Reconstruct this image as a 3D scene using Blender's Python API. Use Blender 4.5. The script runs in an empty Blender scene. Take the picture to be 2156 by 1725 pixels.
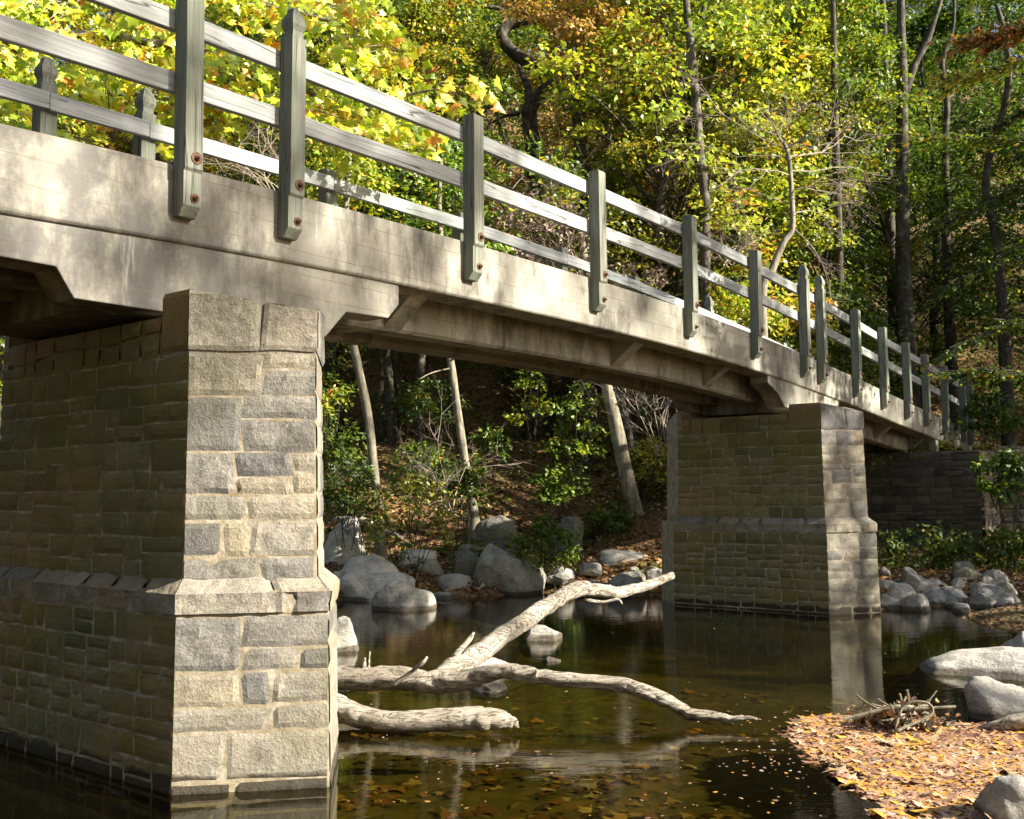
import bpy, bmesh, math, random
import numpy as np
from mathutils import Vector, Matrix, noise
R = math.radians
scene = bpy.context.scene
col = scene.collection

# ------------------------------------------------------------------ camera, sky, sun, exposure
PITCH, ROLL, EYE, FPX = .0844, -.00875, 1.775, 2085.0
cd = bpy.data.cameras.new("camera"); cam = bpy.data.objects.new("camera", cd); col.objects.link(cam)
cd.sensor_width = 36; cd.sensor_fit = 'HORIZONTAL'; cd.lens = 36 * FPX / 2156; cd.clip_end = 1000; cd.clip_start = .05
cam.matrix_world = Matrix.Translation((0, 0, EYE)) @ Matrix.Rotation(math.pi/2 + PITCH, 4, 'X') @ Matrix.Rotation(ROLL, 4, 'Z')
scene.camera = cam
SUN_BEARING, SUN_EL = 109.0, 28.0            # degrees clockwise from the view direction (+Y)
world = bpy.data.worlds.new("World"); scene.world = world; world.use_nodes = True
wn = world.node_tree
sky = wn.nodes.new('ShaderNodeTexSky'); sky.sky_type = 'NISHITA'; sky.sun_disc = False
sky.sun_elevation = R(SUN_EL); sky.sun_rotation = R(SUN_BEARING); sky.dust_density = 2.0
bg = wn.nodes['Background']; bg.inputs[1].default_value = .06
wn.links.new(sky.outputs[0], bg.inputs[0])
sd = bpy.data.lights.new("sun", 'SUN'); sd.energy = 5.0; sd.angle = R(.7); sd.color = (1, .93, .80)
sun = bpy.data.objects.new("sun", sd); col.objects.link(sun)
sv = Vector((math.sin(R(SUN_BEARING))*math.cos(R(SUN_EL)), math.cos(R(SUN_BEARING))*math.cos(R(SUN_EL)), math.sin(R(SUN_EL))))
sun.rotation_euler = sv.to_track_quat('Z', 'Y').to_euler()
scene.view_settings.view_transform = 'Standard'; scene.view_settings.look = 'None'
scene.view_settings.exposure = 1.8; scene.view_settings.gamma = 1
scene.render.engine = 'CYCLES'
cy = scene.cycles
cy.max_bounces = 6; cy.diffuse_bounces = 3; cy.glossy_bounces = 3; cy.transmission_bounces = 4; cy.transparent_max_bounces = 8
cy.caustics_reflective = False; cy.caustics_refractive = False; cy.sample_clamp_indirect = 4
cy.use_adaptive_sampling = True
try:
    cy.use_denoising = True; cy.denoiser = 'OPENIMAGEDENOISE'
except Exception: pass

# ------------------------------------------------------------------ measured geometry
def ray(x, y):                                # direction through a point of the 2156 x 1725 photograph
    u = (x-1078)/FPX; v = -(y-862.5)/FPX
    c, s = math.cos(ROLL), math.sin(ROLL); u, v = c*u-s*v, s*u+c*v
    return Vector((u, math.cos(PITCH)-math.sin(PITCH)*v, math.sin(PITCH)+math.cos(PITCH)*v))
def at(x, y, Y):
    d = ray(x, y); return Vector((0, 0, EYE)) + d*(Y/d.y)
def onz(x, y, z=0.0):
    d = ray(x, y); return Vector((0, 0, EYE)) + d*((z-EYE)/d.z)
BETA, D0 = .650, 5.75                         # bridge bearing and distance of its near face
WV = Vector((-math.cos(BETA), math.sin(BETA), 0)); EV = Vector((math.sin(BETA), math.cos(BETA), 0))
def brt(s, t, z): return EV*s + WV*(D0+t) + Vector((0, 0, z))
def inbridge(x, y):
    q = Vector((x, y, 0)); return q.dot(EV), q.dot(WV)-D0
def sstep(a, b, x):
    t = min(1, max(0, (x-a)/(b-a))); return t*t*(3-2*t)

# ------------------------------------------------------------------ object helpers
def tag(o, label=None, cat=None, group=None, kind=None):
    if label: o['label'] = label
    if cat: o['category'] = cat
    if group: o['group'] = group
    if kind: o['kind'] = kind
    return o
def empty(name, loc=(0, 0, 0), rz=0):
    o = bpy.data.objects.new(name, None); col.objects.link(o); o.location = loc; o.rotation_euler = (0, 0, rz)
    o.empty_display_size = .2; return o
def mesh_np(name, V, F, mats, parent=None, mi=None, fattr=None, smooth=False):
    """V (n,3); F (m,k) array of equal faces, or a list of tuples"""
    me = bpy.data.meshes.new(name)
    V = np.asarray(V, np.float32)
    if isinstance(F, np.ndarray):
        m, k = F.shape
        me.vertices.add(len(V)); me.vertices.foreach_set('co', V.ravel())
        me.loops.add(m*k); me.loops.foreach_set('vertex_index', F.astype(np.int32).ravel())
        me.polygons.add(m); me.polygons.foreach_set('loop_start', np.arange(0, m*k, k, dtype=np.int32))
        me.polygons.foreach_set('loop_total', np.full(m, k, np.int32))
        me.update(calc_edges=True)
    else:
        me.from_pydata([tuple(map(float, v)) for v in V], [], F); m = len(F)
    if not isinstance(mats, (list, tuple)): mats = [mats]
    for q in mats: me.materials.append(q)
    if mi is not None: me.polygons.foreach_set('material_index', np.asarray(mi, np.int32))
    if fattr is not None:
        a = me.attributes.new('rnd', 'FLOAT', 'FACE'); a.data.foreach_set('value', np.asarray(fattr, np.float32))
    if smooth: me.polygons.foreach_set('use_smooth', np.ones(m, bool))
    me.validate(); me.update()
    o = bpy.data.objects.new(name, me); col.objects.link(o)
    if parent: o.parent = parent
    return o
class MB:
    """collects polygons into one mesh"""
    def __init__(s): s.v = []; s.f = []; s.a = []
    def add(s, vs, fs, a=.5):
        n = len(s.v); s.v += [tuple(q) for q in vs]; s.f += [tuple(n+i for i in f) for f in fs]; s.a += [a]*len(fs)
    def box(s, x0, x1, y0, y1, z0, z1, a=.5, dz=None):
        """box, dz(x) optional lift following the deck"""
        d = dz or (lambda x: 0)
        vs = [(x, y, z+d(x)) for x in (x0, x1) for y in (y0, y1) for z in (z0, z1)]
        s.add(vs, [(0, 1, 3, 2), (4, 6, 7, 5), (0, 4, 5, 1), (2, 3, 7, 6), (0, 2, 6, 4), (1, 5, 7, 3)], a)
    def prism_x(s, prof, x0, x1, a=.5):           # polygon in (y,z) swept along x
        n = len(prof)
        vs = [(x0, y, z) for y, z in prof]+[(x1, y, z) for y, z in prof]
        s.add(vs, [tuple(range(n-1, -1, -1)), tuple(range(n, 2*n))]+[(i, (i+1) % n, n+(i+1) % n, n+i) for i in range(n)], a)
    def prism_y(s, prof, y0, y1, a=.5):
        n = len(prof)
        vs = [(x, y0, z) for x, z in prof]+[(x, y1, z) for x, z in prof]
        s.add(vs, [tuple(range(n)), tuple(range(2*n-1, n-1, -1))]+[((i+1) % n, i, n+i, n+(i+1) % n) for i in range(n)], a)
    def tube(s, pts, rad, seg=8, a=.5, rough=0, seed=0, caps=True):
        pts = [Vector(p) for p in pts]; n0 = len(s.v); up = Vector((.13, .21, 1)).normalized(); last = None
        for i, p in enumerate(pts):
            d = (pts[min(i+1, len(pts)-1)]-pts[max(i-1, 0)]).normalized()
            if last is None:
                ax = d.cross(up if abs(d.dot(up)) < .9 else Vector((1, 0, 0))).normalized()
            else: ax = (last - d*last.dot(d)).normalized()
            last = ax; bx = d.cross(ax)
            for k in range(seg):
                an = 2*math.pi*k/seg
                r = rad[i] if hasattr(rad, '__len__') else rad
                q = ax*math.cos(an)+bx*math.sin(an)
                if rough: r *= 1+rough*noise.noise(Vector((q.x*2+seed, q.y*2+i*.35, q.z*2)))+(rough*.35*noise.noise(Vector((math.cos(an)*3.5+seed, math.sin(an)*3.5, i*.12))) if seg >= 18 else 0)
                s.v.append(tuple(p+q*r))
        m = len(pts)
        for i in range(m-1):
            for k in range(seg):
                s.f.append((n0+i*seg+k, n0+i*seg+(k+1) % seg, n0+(i+1)*seg+(k+1) % seg, n0+(i+1)*seg+k)); s.a.append(a)
        if caps:
            s.f.append(tuple(n0+k for k in range(seg-1, -1, -1))); s.f.append(tuple(n0+(m-1)*seg+k for k in range(seg))); s.a += [a, a]
    def build(s, name, mat, parent=None, smooth=False, bevel=0, fix=False):
        o = mesh_np(name, s.v, s.f, mat, parent, fattr=s.a, smooth=smooth)
        if fix:
            bm = bmesh.new(); bm.from_mesh(o.data); bmesh.ops.recalc_face_normals(bm, faces=bm.faces); bm.to_mesh(o.data); bm.free()
        if bevel:
            b = o.modifiers.new('bevel', 'BEVEL'); b.width = bevel; b.segments = 2; b.limit_method = 'ANGLE'; b.angle_limit = R(35)
        return o
def smooth_path(pts, n):
    """Catmull-Rom through pts, n samples per piece"""
    P = [Vector(p) for p in pts]; P = [P[0]*2-P[1]]+P+[P[-1]*2-P[-2]]; out = []
    for i in range(1, len(P)-2):
        for k in range(n):
            t = k/n; a, b, c, d = P[i-1], P[i], P[i+1], P[i+2]
            out.append(.5*((2*b)+(c-a)*t+(2*a-5*b+4*c-d)*t*t+(3*b-a-3*c+d)*t*t*t))
    out.append(P[-2]); return out
def lerp_list(r, n):
    out = []
    for i in range(len(r)-1):
        for k in range(n): out.append(r[i]+(r[i+1]-r[i])*k/n)
    out.append(r[-1]); return out

# ------------------------------------------------------------------ materials
def mat(name):
    m = bpy.data.materials.new(name); m.use_nodes = True
    nt = m.node_tree; b = nt.nodes['Principled BSDF']; b.inputs['Specular IOR Level'].default_value = .25
    return m, nt, b
def N(nt, t, **kw):
    n = nt.nodes.new(t)
    for k, v in kw.items():
        if k.startswith('i_'): n.inputs[k[2:].replace('_', ' ')].default_value = v
        else: setattr(n, k, v)
    return n
def ramp(nt, fac, stops, interp='LINEAR'):
    r = nt.nodes.new('ShaderNodeValToRGB'); r.color_ramp.interpolation = interp
    while len(r.color_ramp.elements) < len(stops): r.color_ramp.elements.new(.5)
    for e, (p, c) in zip(r.color_ramp.elements, stops): e.position = p; e.color = (*c, 1) if len(c) == 3 else c
    nt.links.new(fac, r.inputs[0]); return r.outputs[0]
def tex(nt, scale=(1, 1, 1), s=1.0, detail=6, rough=.6, kind='noise', coord='Object', **kw):
    tc = nt.nodes.new('ShaderNodeTexCoord'); mp = nt.nodes.new('ShaderNodeMapping'); mp.inputs['Scale'].default_value = scale
    nt.links.new(tc.outputs[coord], mp.inputs[0])
    if kw.get('rand'):          # every board has its own grain
        oi = nt.nodes.new('ShaderNodeObjectInfo'); cx = nt.nodes.new('ShaderNodeCombineXYZ')
        for k in range(3): nt.links.new(math_(nt, 'MULTIPLY', oi.outputs['Random'], 37.0+k*11), cx.inputs[k])
        nt.links.new(cx.outputs[0], mp.inputs['Location'])
    if kind == 'noise':
        n = nt.nodes.new('ShaderNodeTexNoise'); n.inputs['Scale'].default_value = s; n.inputs['Detail'].default_value = detail; n.inputs['Roughness'].default_value = rough
        if 'dist' in kw: n.inputs['Distortion'].default_value = kw['dist']
        nt.links.new(mp.outputs[0], n.inputs['Vector']); return n.outputs['Fac']
    n = nt.nodes.new('ShaderNodeTexVoronoi'); n.inputs['Scale'].default_value = s
    nt.links.new(mp.outputs[0], n.inputs['Vector']); return n
def mixc(nt, fac, a, b, mode='MIX'):
    m = nt.nodes.new('ShaderNodeMix'); m.data_type = 'RGBA'; m.blend_type = mode
    for sock, v in ((m.inputs[0], fac), (m.inputs[6], a), (m.inputs[7], b)):
        if hasattr(v, 'links'): nt.links.new(v, sock)
        else: sock.default_value = v if isinstance(v, (int, float)) else (*v, 1)
    return m.outputs[2]
def math_(nt, op, a, b=0.0, c=None):
    m = nt.nodes.new('ShaderNodeMath'); m.operation = op
    for i, v in enumerate((a, b) if c is None else (a, b, c)):
        if hasattr(v, 'links'): nt.links.new(v, m.inputs[i])
        else: m.inputs[i].default_value = v
    return m.outputs[0]
def bump(nt, b, h, strength=.5, dist=.01):
    n = nt.nodes.new('ShaderNodeBump'); n.inputs['Strength'].default_value = strength; n.inputs['Distance'].default_value = dist
    nt.links.new(h, n.inputs['Height']); nt.links.new(n.outputs[0], b.inputs['Normal']); return n
def attr(nt, name='rnd'):
    a = nt.nodes.new('ShaderNodeAttribute'); a.attribute_name = name; return a.outputs['Fac']
def sepz(nt, axis=2, coord='Object'):
    tc = nt.nodes.new('ShaderNodeTexCoord'); s = nt.nodes.new('ShaderNodeSeparateXYZ'); nt.links.new(tc.outputs[coord], s.inputs[0]); return s.outputs[axis]

def m_concrete():
    m, nt, b = mat('board_marked_concrete')
    big = tex(nt, (1, 1, .8), 1.05, 6, .62); streak = tex(nt, (2.6, 2.6, .8), 1.5, 8, .70); fine = tex(nt, (1, 1, 1), 45, 5, .7)
    c = ramp(nt, big, [(.3, (.20, .19, .155)), (.48, (.37, .355, .30)), (.7, (.49, .475, .41))])
    st = ramp(nt, streak, [(.38, (1, 1, 1)), (.5, (.60, .59, .58)), (.62, (.24, .24, .26))])
    c = mixc(nt, ramp(nt, big, [(.41, (0, 0, 0)), (.52, (1,)*3)]), c, mixc(nt, 1.0, c, st, 'MULTIPLY'))
    c = mixc(nt, ramp(nt, fine, [(.35, (.35,)*3), (.6, (0, 0, 0))]), c, (.24, .2, .14))
    xs_ = math_(nt, 'ADD', sepz(nt, 0), math_(nt, 'MULTIPLY', tex(nt, (1, 1, 1), 1.3, 5, .6), 1.6))
    old = math_(nt, 'MULTIPLY', ramp(nt, math_(nt, 'MULTIPLY', xs_, .1), [(.44, (1,)*3), (.66, (0,)*3)]), ramp(nt, tex(nt, (1.5, 1.5, 1.1), 1.5, 8, .68), [(.38, (0,)*3), (.54, (.85,)*3)]))
    c = mixc(nt, old, c, (.105, .10, .095))
    # form-board lines every 17 cm
    z = sepz(nt, 2); fr = math_(nt, 'FRACT', math_(nt, 'MULTIPLY', z, 5.9))
    wob = math_(nt, 'ADD', fr, math_(nt, 'MULTIPLY', tex(nt, (.8, 1, 1), 3, 3), .10))
    line = math_(nt, 'LESS_THAN', math_(nt, 'ABSOLUTE', math_(nt, 'SUBTRACT', wob, .55)), .018)
    lv = math_(nt, 'MULTIPLY', line, ramp(nt, tex(nt, (1, 1, 3), 2.2, 2), [(.36, (0,)*3), (.5, (.75,)*3)]))
    c = mixc(nt, lv, c, (.17, .14, .10))
    drip = ramp(nt, tex(nt, (3.2, 3.2, .35), 1, 6, .7), [(.62, (0,)*3), (.70, (.55,)*3)])
    c = mixc(nt, drip, c, (.55, .54, .50))
    nt.links.new(c, b.inputs['Base Color']); b.inputs['Roughness'].default_value = .9
    h = math_(nt, 'SUBTRACT', math_(nt, 'ADD', fine, math_(nt, 'MULTIPLY', tex(nt, (3, 3, 30), 1, 4), 1.2)), math_(nt, 'MULTIPLY', lv, 2.0))
    bump(nt, b, h, .45, .006); return m
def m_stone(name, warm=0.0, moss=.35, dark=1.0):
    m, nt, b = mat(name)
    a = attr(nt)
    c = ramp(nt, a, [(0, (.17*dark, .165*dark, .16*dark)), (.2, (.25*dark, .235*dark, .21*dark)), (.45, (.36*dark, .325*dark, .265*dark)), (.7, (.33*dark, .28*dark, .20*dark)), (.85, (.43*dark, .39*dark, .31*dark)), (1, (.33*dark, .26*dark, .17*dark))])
    n1 = tex(nt, (1, 1, 1), 5, 8, .68); n2 = tex(nt, (1, 1, 1), 60, 6, .75); n3 = tex(nt, (1, 1, 1), 1.1, 5, .6)
    c = mixc(nt, 1.0, c, ramp(nt, n1, [(.3, (.62, .60, .56)), (.5, (1, 1, 1)), (.72, (1.35, 1.3, 1.2))]), 'MULTIPLY')
    c = mixc(nt, 1.0, c, ramp(nt, n2, [(.3, (.66, .66, .66)), (.5, (1, 1, 1)), (.68, (1.35, 1.35, 1.33))]), 'MULTIPLY')
    c = mixc(nt, ramp(nt, n3, [(.5, (0,)*3), (.66, (moss,)*3)]), c, (.13, .125, .035))
    c = mixc(nt, ramp(nt, tex(nt, (1, 1, 1), 3.3, 6, .7), [(.60, (0,)*3), (.72, (.55,)*3)]), c, (.42, .42, .36))
    if warm: c = mixc(nt, .52, c, ramp(nt, tex(nt, (1, 1, 1), .9, 5, .6), [(.38, (.12, .13, .010)), (.5, (.20, .17, .02)), (.62, (.30, .18, .03))]))  # olive mix: warm bounce light of the shaded wall put into the colour
    ge = nt.nodes.new('ShaderNodeNewGeometry'); s = nt.nodes.new('ShaderNodeSeparateXYZ'); nt.links.new(ge.outputs['Position'], s.inputs[0])
    zz = math_(nt, 'ADD', s.outputs[2], math_(nt, 'MULTIPLY', tex(nt, (1, 1, 1), 5, 5, .6), -.16))
    c = mixc(nt, ramp(nt, zz, [(.0, (.9,)*3), (.03, (0,)*3)]), c, (.035, .028, .018))
    nt.links.new(c, b.inputs['Base Color']); b.inputs['Roughness'].default_value = .88
    bump(nt, b, math_(nt, 'ADD', n1, math_(nt, 'MULTIPLY', n2, .45)), .9, .028); return m
def m_mortar():
    m, nt, b = mat('lime_mortar')
    n = tex(nt, (1, 1, 1), 9, 7, .7)
    c = ramp(nt, n, [(.3, (.17, .135, .08)), (.5, (.30, .25, .17)), (.7, (.50, .46, .38))])
    nt.links.new(c, b.inputs['Base Color']); b.inputs['Roughness'].default_value = .95
    bump(nt, b, tex(nt, (1, 1, 1), 40, 6, .7), .6, .01); return m
def m_wood(name, axis, tint=(1, 1, 1)):
    m, nt, b = mat(name)
    sc = [22, 22, 22]; sc[axis] = .9
    g = tex(nt, tuple(sc), 1.6, 6, .62, dist=.9, rand=1); sc2 = [70, 70, 70]; sc2[axis] = 2
    f = tex(nt, tuple(sc2), 1, 5, .6); big = tex(nt, (1, 1, 1), 1.7, 4, rand=1)
    T = lambda c: tuple(x*y for x, y in zip(c, tint))
    c = ramp(nt, g, [(.28, T((.21, .22, .19))), (.45, T((.37, .385, .345))), (.62, T((.50, .50, .46))), (.8, T((.58, .57, .54)))])
    c = mixc(nt, ramp(nt, f, [(.3, (.55,)*3), (.5, (0,)*3)]), c, T((.17, .165, .15)))
    c = mixc(nt, ramp(nt, big, [(.45, (0,)*3), (.65, (.42,)*3)]), c, T((.30, .36, .30)))
    crack = ramp(nt, tex(nt, tuple(s*.45 for s in sc), 1, 2, .4, rand=1), [(.497, (0,)*3), (.508, (.95,)*3), (.519, (0,)*3)])
    c = mixc(nt, crack, c, (.05, .045, .04))
    nt.links.new(c, b.inputs['Base Color']); b.inputs['Roughness'].default_value = .8
    bump(nt, b, math_(nt, 'SUBTRACT', math_(nt, 'ADD', g, f), crack), .5, .004); return m
def m_rust():
    m, nt, b = mat('rusted_steel')
    n = tex(nt, (1, 1, 1), 60, 5, .6)
    nt.links.new(ramp(nt, n, [(.3, (.07, .032, .02)), (.6, (.16, .085, .055)), (.8, (.25, .15, .11))]), b.inputs['Base Color']); b.inputs['Roughness'].default_value = .8
    bump(nt, b, n, .4, .002); return m
def m_rock(name, base=(.42, .40, .36), moss=.0, wet=True):
    m, nt, b = mat(name)
    n1 = tex(nt, (1, 1, 1), 2.2, 9, .65, coord='Object'); n2 = tex(nt, (1, 1, 1.6), 24, 7, .72)
    d = lambda k: tuple(x*k for x in base)
    c = ramp(nt, n1, [(.3, d(.45)), (.5, d(.95)), (.7, d(1.25))])
    c = mixc(nt, 1.0, c, ramp(nt, n2, [(.3, (.6, .6, .6)), (.5, (1, 1, 1)), (.7, (1.3, 1.28, 1.22))]), 'MULTIPLY')
    if moss: c = mixc(nt, ramp(nt, tex(nt, (1, 1, 1), 3.1, 6, .7), [(.44, (0,)*3), (.58, (moss,)*3)]), c, (.12, .13, .045))
    if wet:        # the stain left by the water stands about five centimetres up every stone
        g = nt.nodes.new('ShaderNodeNewGeometry'); s = nt.nodes.new('ShaderNodeSeparateXYZ'); nt.links.new(g.outputs['Position'], s.inputs[0])
        zz = math_(nt, 'ADD', s.outputs[2], math_(nt, 'MULTIPLY', tex(nt, (1, 1, 1), 9, 4), -.09))
        c = mixc(nt, ramp(nt, zz, [(0.0, (.85,)*3), (.035, (0,)*3)]), c, (.05, .035, .02))
    nt.links.new(c, b.inputs['Base Color']); b.inputs['Roughness'].default_value = .85
    bump(nt, b, math_(nt, 'ADD', math_(nt, 'ADD', n1, math_(nt, 'MULTIPLY', n2, .35)), math_(nt, 'MULTIPLY', tex(nt, (.6, 1, 3), 5, 5, .6), .5)), .9, .06); return m
def m_bark(name, c0, c1, c2, scale=9, lichen=0.0, rings=False):
    m, nt, b = mat(name)
    g = tex(nt, (scale, scale, scale*.16), 1, 7, .65, dist=.6); n = tex(nt, (1, 1, 1), 3.5, 6, .65)
    c = ramp(nt, g, [(.33, c0), (.5, c1), (.7, c2)])
    c = mixc(nt, 1.0, c, ramp(nt, n, [(.35, (.7, .7, .7)), (.65, (1.25, 1.25, 1.2))]), 'MULTIPLY')
    if lichen: c = mixc(nt, ramp(nt, tex(nt, (1, 1, 1), 5, 7, .7), [(.52, (0,)*3), (.6, (lichen,)*3)]), c, (.42, .45, .36))
    nt.links.new(c, b.inputs['Base Color']); b.inputs['Roughness'].default_value = .9
    bump(nt, b, g, .8, .02); return m
def m_log():
    m, nt, b = mat('weathered_log')
    g = tex(nt, (5, 34, 34), 1, 8, .75, dist=1.4); n = tex(nt, (1, 1, 1), 4, 6, .6)
    ck = ramp(nt, tex(nt, (2.2, 16, 16), 1, 5, .6, dist=1.2), [(.475, (0,)*3), (.5, (1,)*3), (.525, (0,)*3)])
    c = ramp(nt, g, [(.3, (.24, .19, .14)), (.45, (.50, .44, .355)), (.7, (.66, .61, .52))])
    c = mixc(nt, ramp(nt, n, [(.42, (0,)*3), (.62, (.75,)*3)]), c, (.34, .29, .22)); c = mixc(nt, ck, c, (.17, .13, .09))
    ge = nt.nodes.new('ShaderNodeNewGeometry'); s = nt.nodes.new('ShaderNodeSeparateXYZ'); nt.links.new(ge.outputs['Position'], s.inputs[0])
    zz = math_(nt, 'ADD', s.outputs[2], math_(nt, 'MULTIPLY', tex(nt, (1, 1, 1), 8, 4), -.05))
    c = mixc(nt, ramp(nt, zz, [(.0, (.8,)*3), (.02, (0,)*3)]), c, (.07, .05, .03))
    nt.links.new(c, b.inputs['Base Color']); b.inputs['Roughness'].default_value = .85
    bump(nt, b, math_(nt, 'SUBTRACT', g, ck), 1.0, .03); return m
def m_leaf(name, stops, rough=.5, trans=.45, hue=0.0, spec=.3):
    m, nt, b = mat(name); nt.nodes.remove(b)
    c = ramp(nt, attr(nt), stops)
    oi = nt.nodes.new('ShaderNodeObjectInfo'); h = nt.nodes.new('ShaderNodeHueSaturation')
    nt.links.new(c, h.inputs['Color'])
    nt.links.new(math_(nt, 'MULTIPLY_ADD', oi.outputs['Random'], hue, .5-hue/2), h.inputs['Hue'])
    nt.links.new(math_(nt, 'MULTIPLY_ADD', math_(nt, 'FRACT', math_(nt, 'MULTIPLY', oi.outputs['Random'], 7.3)), .5, .75), h.inputs['Value'])
    d = nt.nodes.new('ShaderNodeBsdfDiffuse'); t = nt.nodes.new('ShaderNodeBsdfTranslucent'); g = nt.nodes.new('ShaderNodeBsdfGlossy')
    g.inputs['Roughness'].default_value = rough; g.inputs['Color'].default_value = (.9, .95, 1, 1)
    nt.links.new(h.outputs[0], d.inputs[0]); nt.links.new(h.outputs[0], t.inputs[0])
    m1 = nt.nodes.new('ShaderNodeMixShader'); m1.inputs[0].default_value = trans; nt.links.new(d.outputs[0], m1.inputs[1]); nt.links.new(t.outputs[0], m1.inputs[2])
    m2 = nt.nodes.new('ShaderNodeMixShader'); m2.inputs[0].default_value = spec*.2; nt.links.new(m1.outputs[0], m2.inputs[1]); nt.links.new(g.outputs[0], m2.inputs[2])
    nt.links.new(m2.outputs[0], nt.nodes['Material Output'].inputs[0]); return m
def m_ground():
    m, nt, b = mat('leaf_strewn_soil')
    n = tex(nt, (1, 1, 1), .8, 6, .65); v = tex(nt, (1, 1, 1), 14, kind='voronoi'); v2 = tex(nt, (1, 1, 1), 31, 4, .7)
    c = ramp(nt, v.outputs['Color'], [(0, (.06, .038, .018)), (.35, (.15, .085, .036)), (.6, (.25, .13, .05)), (.8, (.32, .20, .09)), (1, (.09, .09, .03))])
    c = mixc(nt, ramp(nt, v2, [(.4, (.65,)*3), (.6, (0,)*3)]), c, (.035, .024, .014))
    c = mixc(nt, ramp(nt, n, [(.5, (0,)*3), (.64, (.65,)*3)]), c, (.045, .065, .018))
    nt.links.new(c, b.inputs['Base Color']); b.inputs['Roughness'].default_value = .95
    bump(nt, b, v.outputs['Distance'], .8, .04); return m
def m_bed():
    m, nt, b = mat('silty_riverbed')
    v = tex(nt, (1, 1, 1), 9, kind='voronoi'); n = tex(nt, (.35, 1, 1), 1.1, 6, .65)
    c = ramp(nt, v.outputs['Color'], [(0, (.08, .06, .02)), (.45, (.15, .115, .035)), (.7, (.24, .17, .05)), (.85, (.32, .18, .04)), (1, (.15, .14, .045))])
    c = mixc(nt, ramp(nt, n, [(.38, (.8,)*3), (.62, (.1,)*3)]), c, (.10, .085, .03))
    nt.links.new(c, b.inputs['Base Color']); b.inputs['Roughness'].default_value = 1; return m
def m_water():
    m, nt, b = mat('brown_river_water'); nt.nodes.remove(b)
    tr = nt.nodes.new('ShaderNodeBsdfTransparent'); tr.inputs[0].default_value = (.36, .35, .17, 1)
    gl = nt.nodes.new('ShaderNodeBsdfGlossy'); gl.inputs['Roughness'].default_value = .015; gl.inputs['Color'].default_value = (1, .99, .96, 1)
    lw = nt.nodes.new('ShaderNodeLayerWeight'); lw.inputs['Blend'].default_value = .5
    fac = math_(nt, 'MULTIPLY_ADD', math_(nt, 'POWER', lw.outputs['Facing'], 5.0), .95, .02)
    a = tex(nt, (.7, 2.6, 1), 2.6, 3, .5, coord='Object'); c = tex(nt, (1.2, 5, 1), 9, 3, .5, coord='Object')
    mask = ramp(nt, tex(nt, (1, 1, 1), .16, 2), [(.45, (.06,)*3), (.62, (.6,)*3)])
    h = math_(nt, 'ADD', math_(nt, 'MULTIPLY', a, .5), math_(nt, 'MULTIPLY', math_(nt, 'MULTIPLY', c, mask), .55))
    bp = nt.nodes.new('ShaderNodeBump'); bp.inputs['Strength'].default_value = .09; bp.inputs['Distance'].default_value = .05
    nt.links.new(h, bp.inputs['Height']); nt.links.new(bp.outputs[0], gl.inputs['Normal']); nt.links.new(bp.outputs[0], lw.inputs['Normal'])
    mx = nt.nodes.new('ShaderNodeMixShader'); nt.links.new(fac, mx.inputs[0]); nt.links.new(tr.outputs[0], mx.inputs[1]); nt.links.new(gl.outputs[0], mx.inputs[2])
    nt.links.new(mx.outputs[0], nt.nodes['Material Output'].inputs[0]); return m

CONC = m_concrete(); MORT = m_mortar()
STONE = m_stone('squared_rubble_stone', moss=.3, dark=.78); WALLST = m_stone('mossy_shade_toned_stone', moss=.7, dark=.66, warm=1); ABUT = m_stone('shade_darkened_stone', moss=.5, dark=.36); CAP = m_stone('grey_granite_cap', moss=.35, dark=.95)  # side wall (also mossy) and abutment stone carry shade in their colour
WOODV = m_wood('weathered_post_timber', 2, (.50, .51, .45)); WOODH = m_wood('weathered_rail_timber', 0, (.90, .90, .98))
RUST = m_rust()
ROCKP = m_rock('pale_river_rock', (.52, .49, .43)); ROCKG = m_rock('grey_river_rock', (.36, .34, .30)); ROCKD = m_rock('dark_mossy_rock', (.21, .20, .175), .6); ROCKM = m_rock('mossy_pale_rock', (.40, .37, .31), .45)
BARKD = m_bark('dark_bark', (.022, .017, .012), (.05, .04, .03), (.10, .085, .07), 9, .15)
BARKP = m_bark('pale_bark', (.10, .085, .06), (.20, .175, .125), (.32, .285, .22), 12, .25)
BARKM = m_bark('brown_bark', (.035, .027, .018), (.08, .065, .048), (.17, .15, .12), 10, .2)
BARKW = m_bark('whitish_twigs', (.20, .15, .12), (.36, .29, .24), (.50, .43, .37), 12)
LOG = m_log()
G_ = lambda k, c: tuple(x*k for x in c)
LF_GREEN = m_leaf('green_leaves', [(0, (.045, .085, .006)), (.35, (.11, .19, .010)), (.7, (.23, .31, .014)), (.9, (.44, .40, .02)), (1, (.52, .27, .02))], hue=.03)
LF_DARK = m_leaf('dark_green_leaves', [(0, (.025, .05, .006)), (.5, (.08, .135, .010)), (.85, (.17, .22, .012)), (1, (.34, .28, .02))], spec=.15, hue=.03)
LF_YEL = m_leaf('yellow_green_leaves', [(0, (.10, .16, .012)), (.35, (.27, .34, .018)), (.7, (.50, .47, .025)), (.92, (.60, .36, .02)), (1, (.58, .19, .02))], hue=.03)
LF_ORA = m_leaf('orange_brown_leaves', [(0, (.12, .11, .02)), (.3, (.32, .22, .03)), (.6, (.58, .32, .05)), (.85, (.66, .28, .07)), (1, (.52, .44, .05))], hue=.03)
LF_MAPLE = m_leaf('sunlit_maple_leaves', [(0, (.28, .42, .015)), (.35, (.50, .62, .02)), (.65, (.72, .66, .03)), (.86, (.74, .48, .03)), (1, (.75, .30, .03))], trans=.5, hue=.01)
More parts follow.
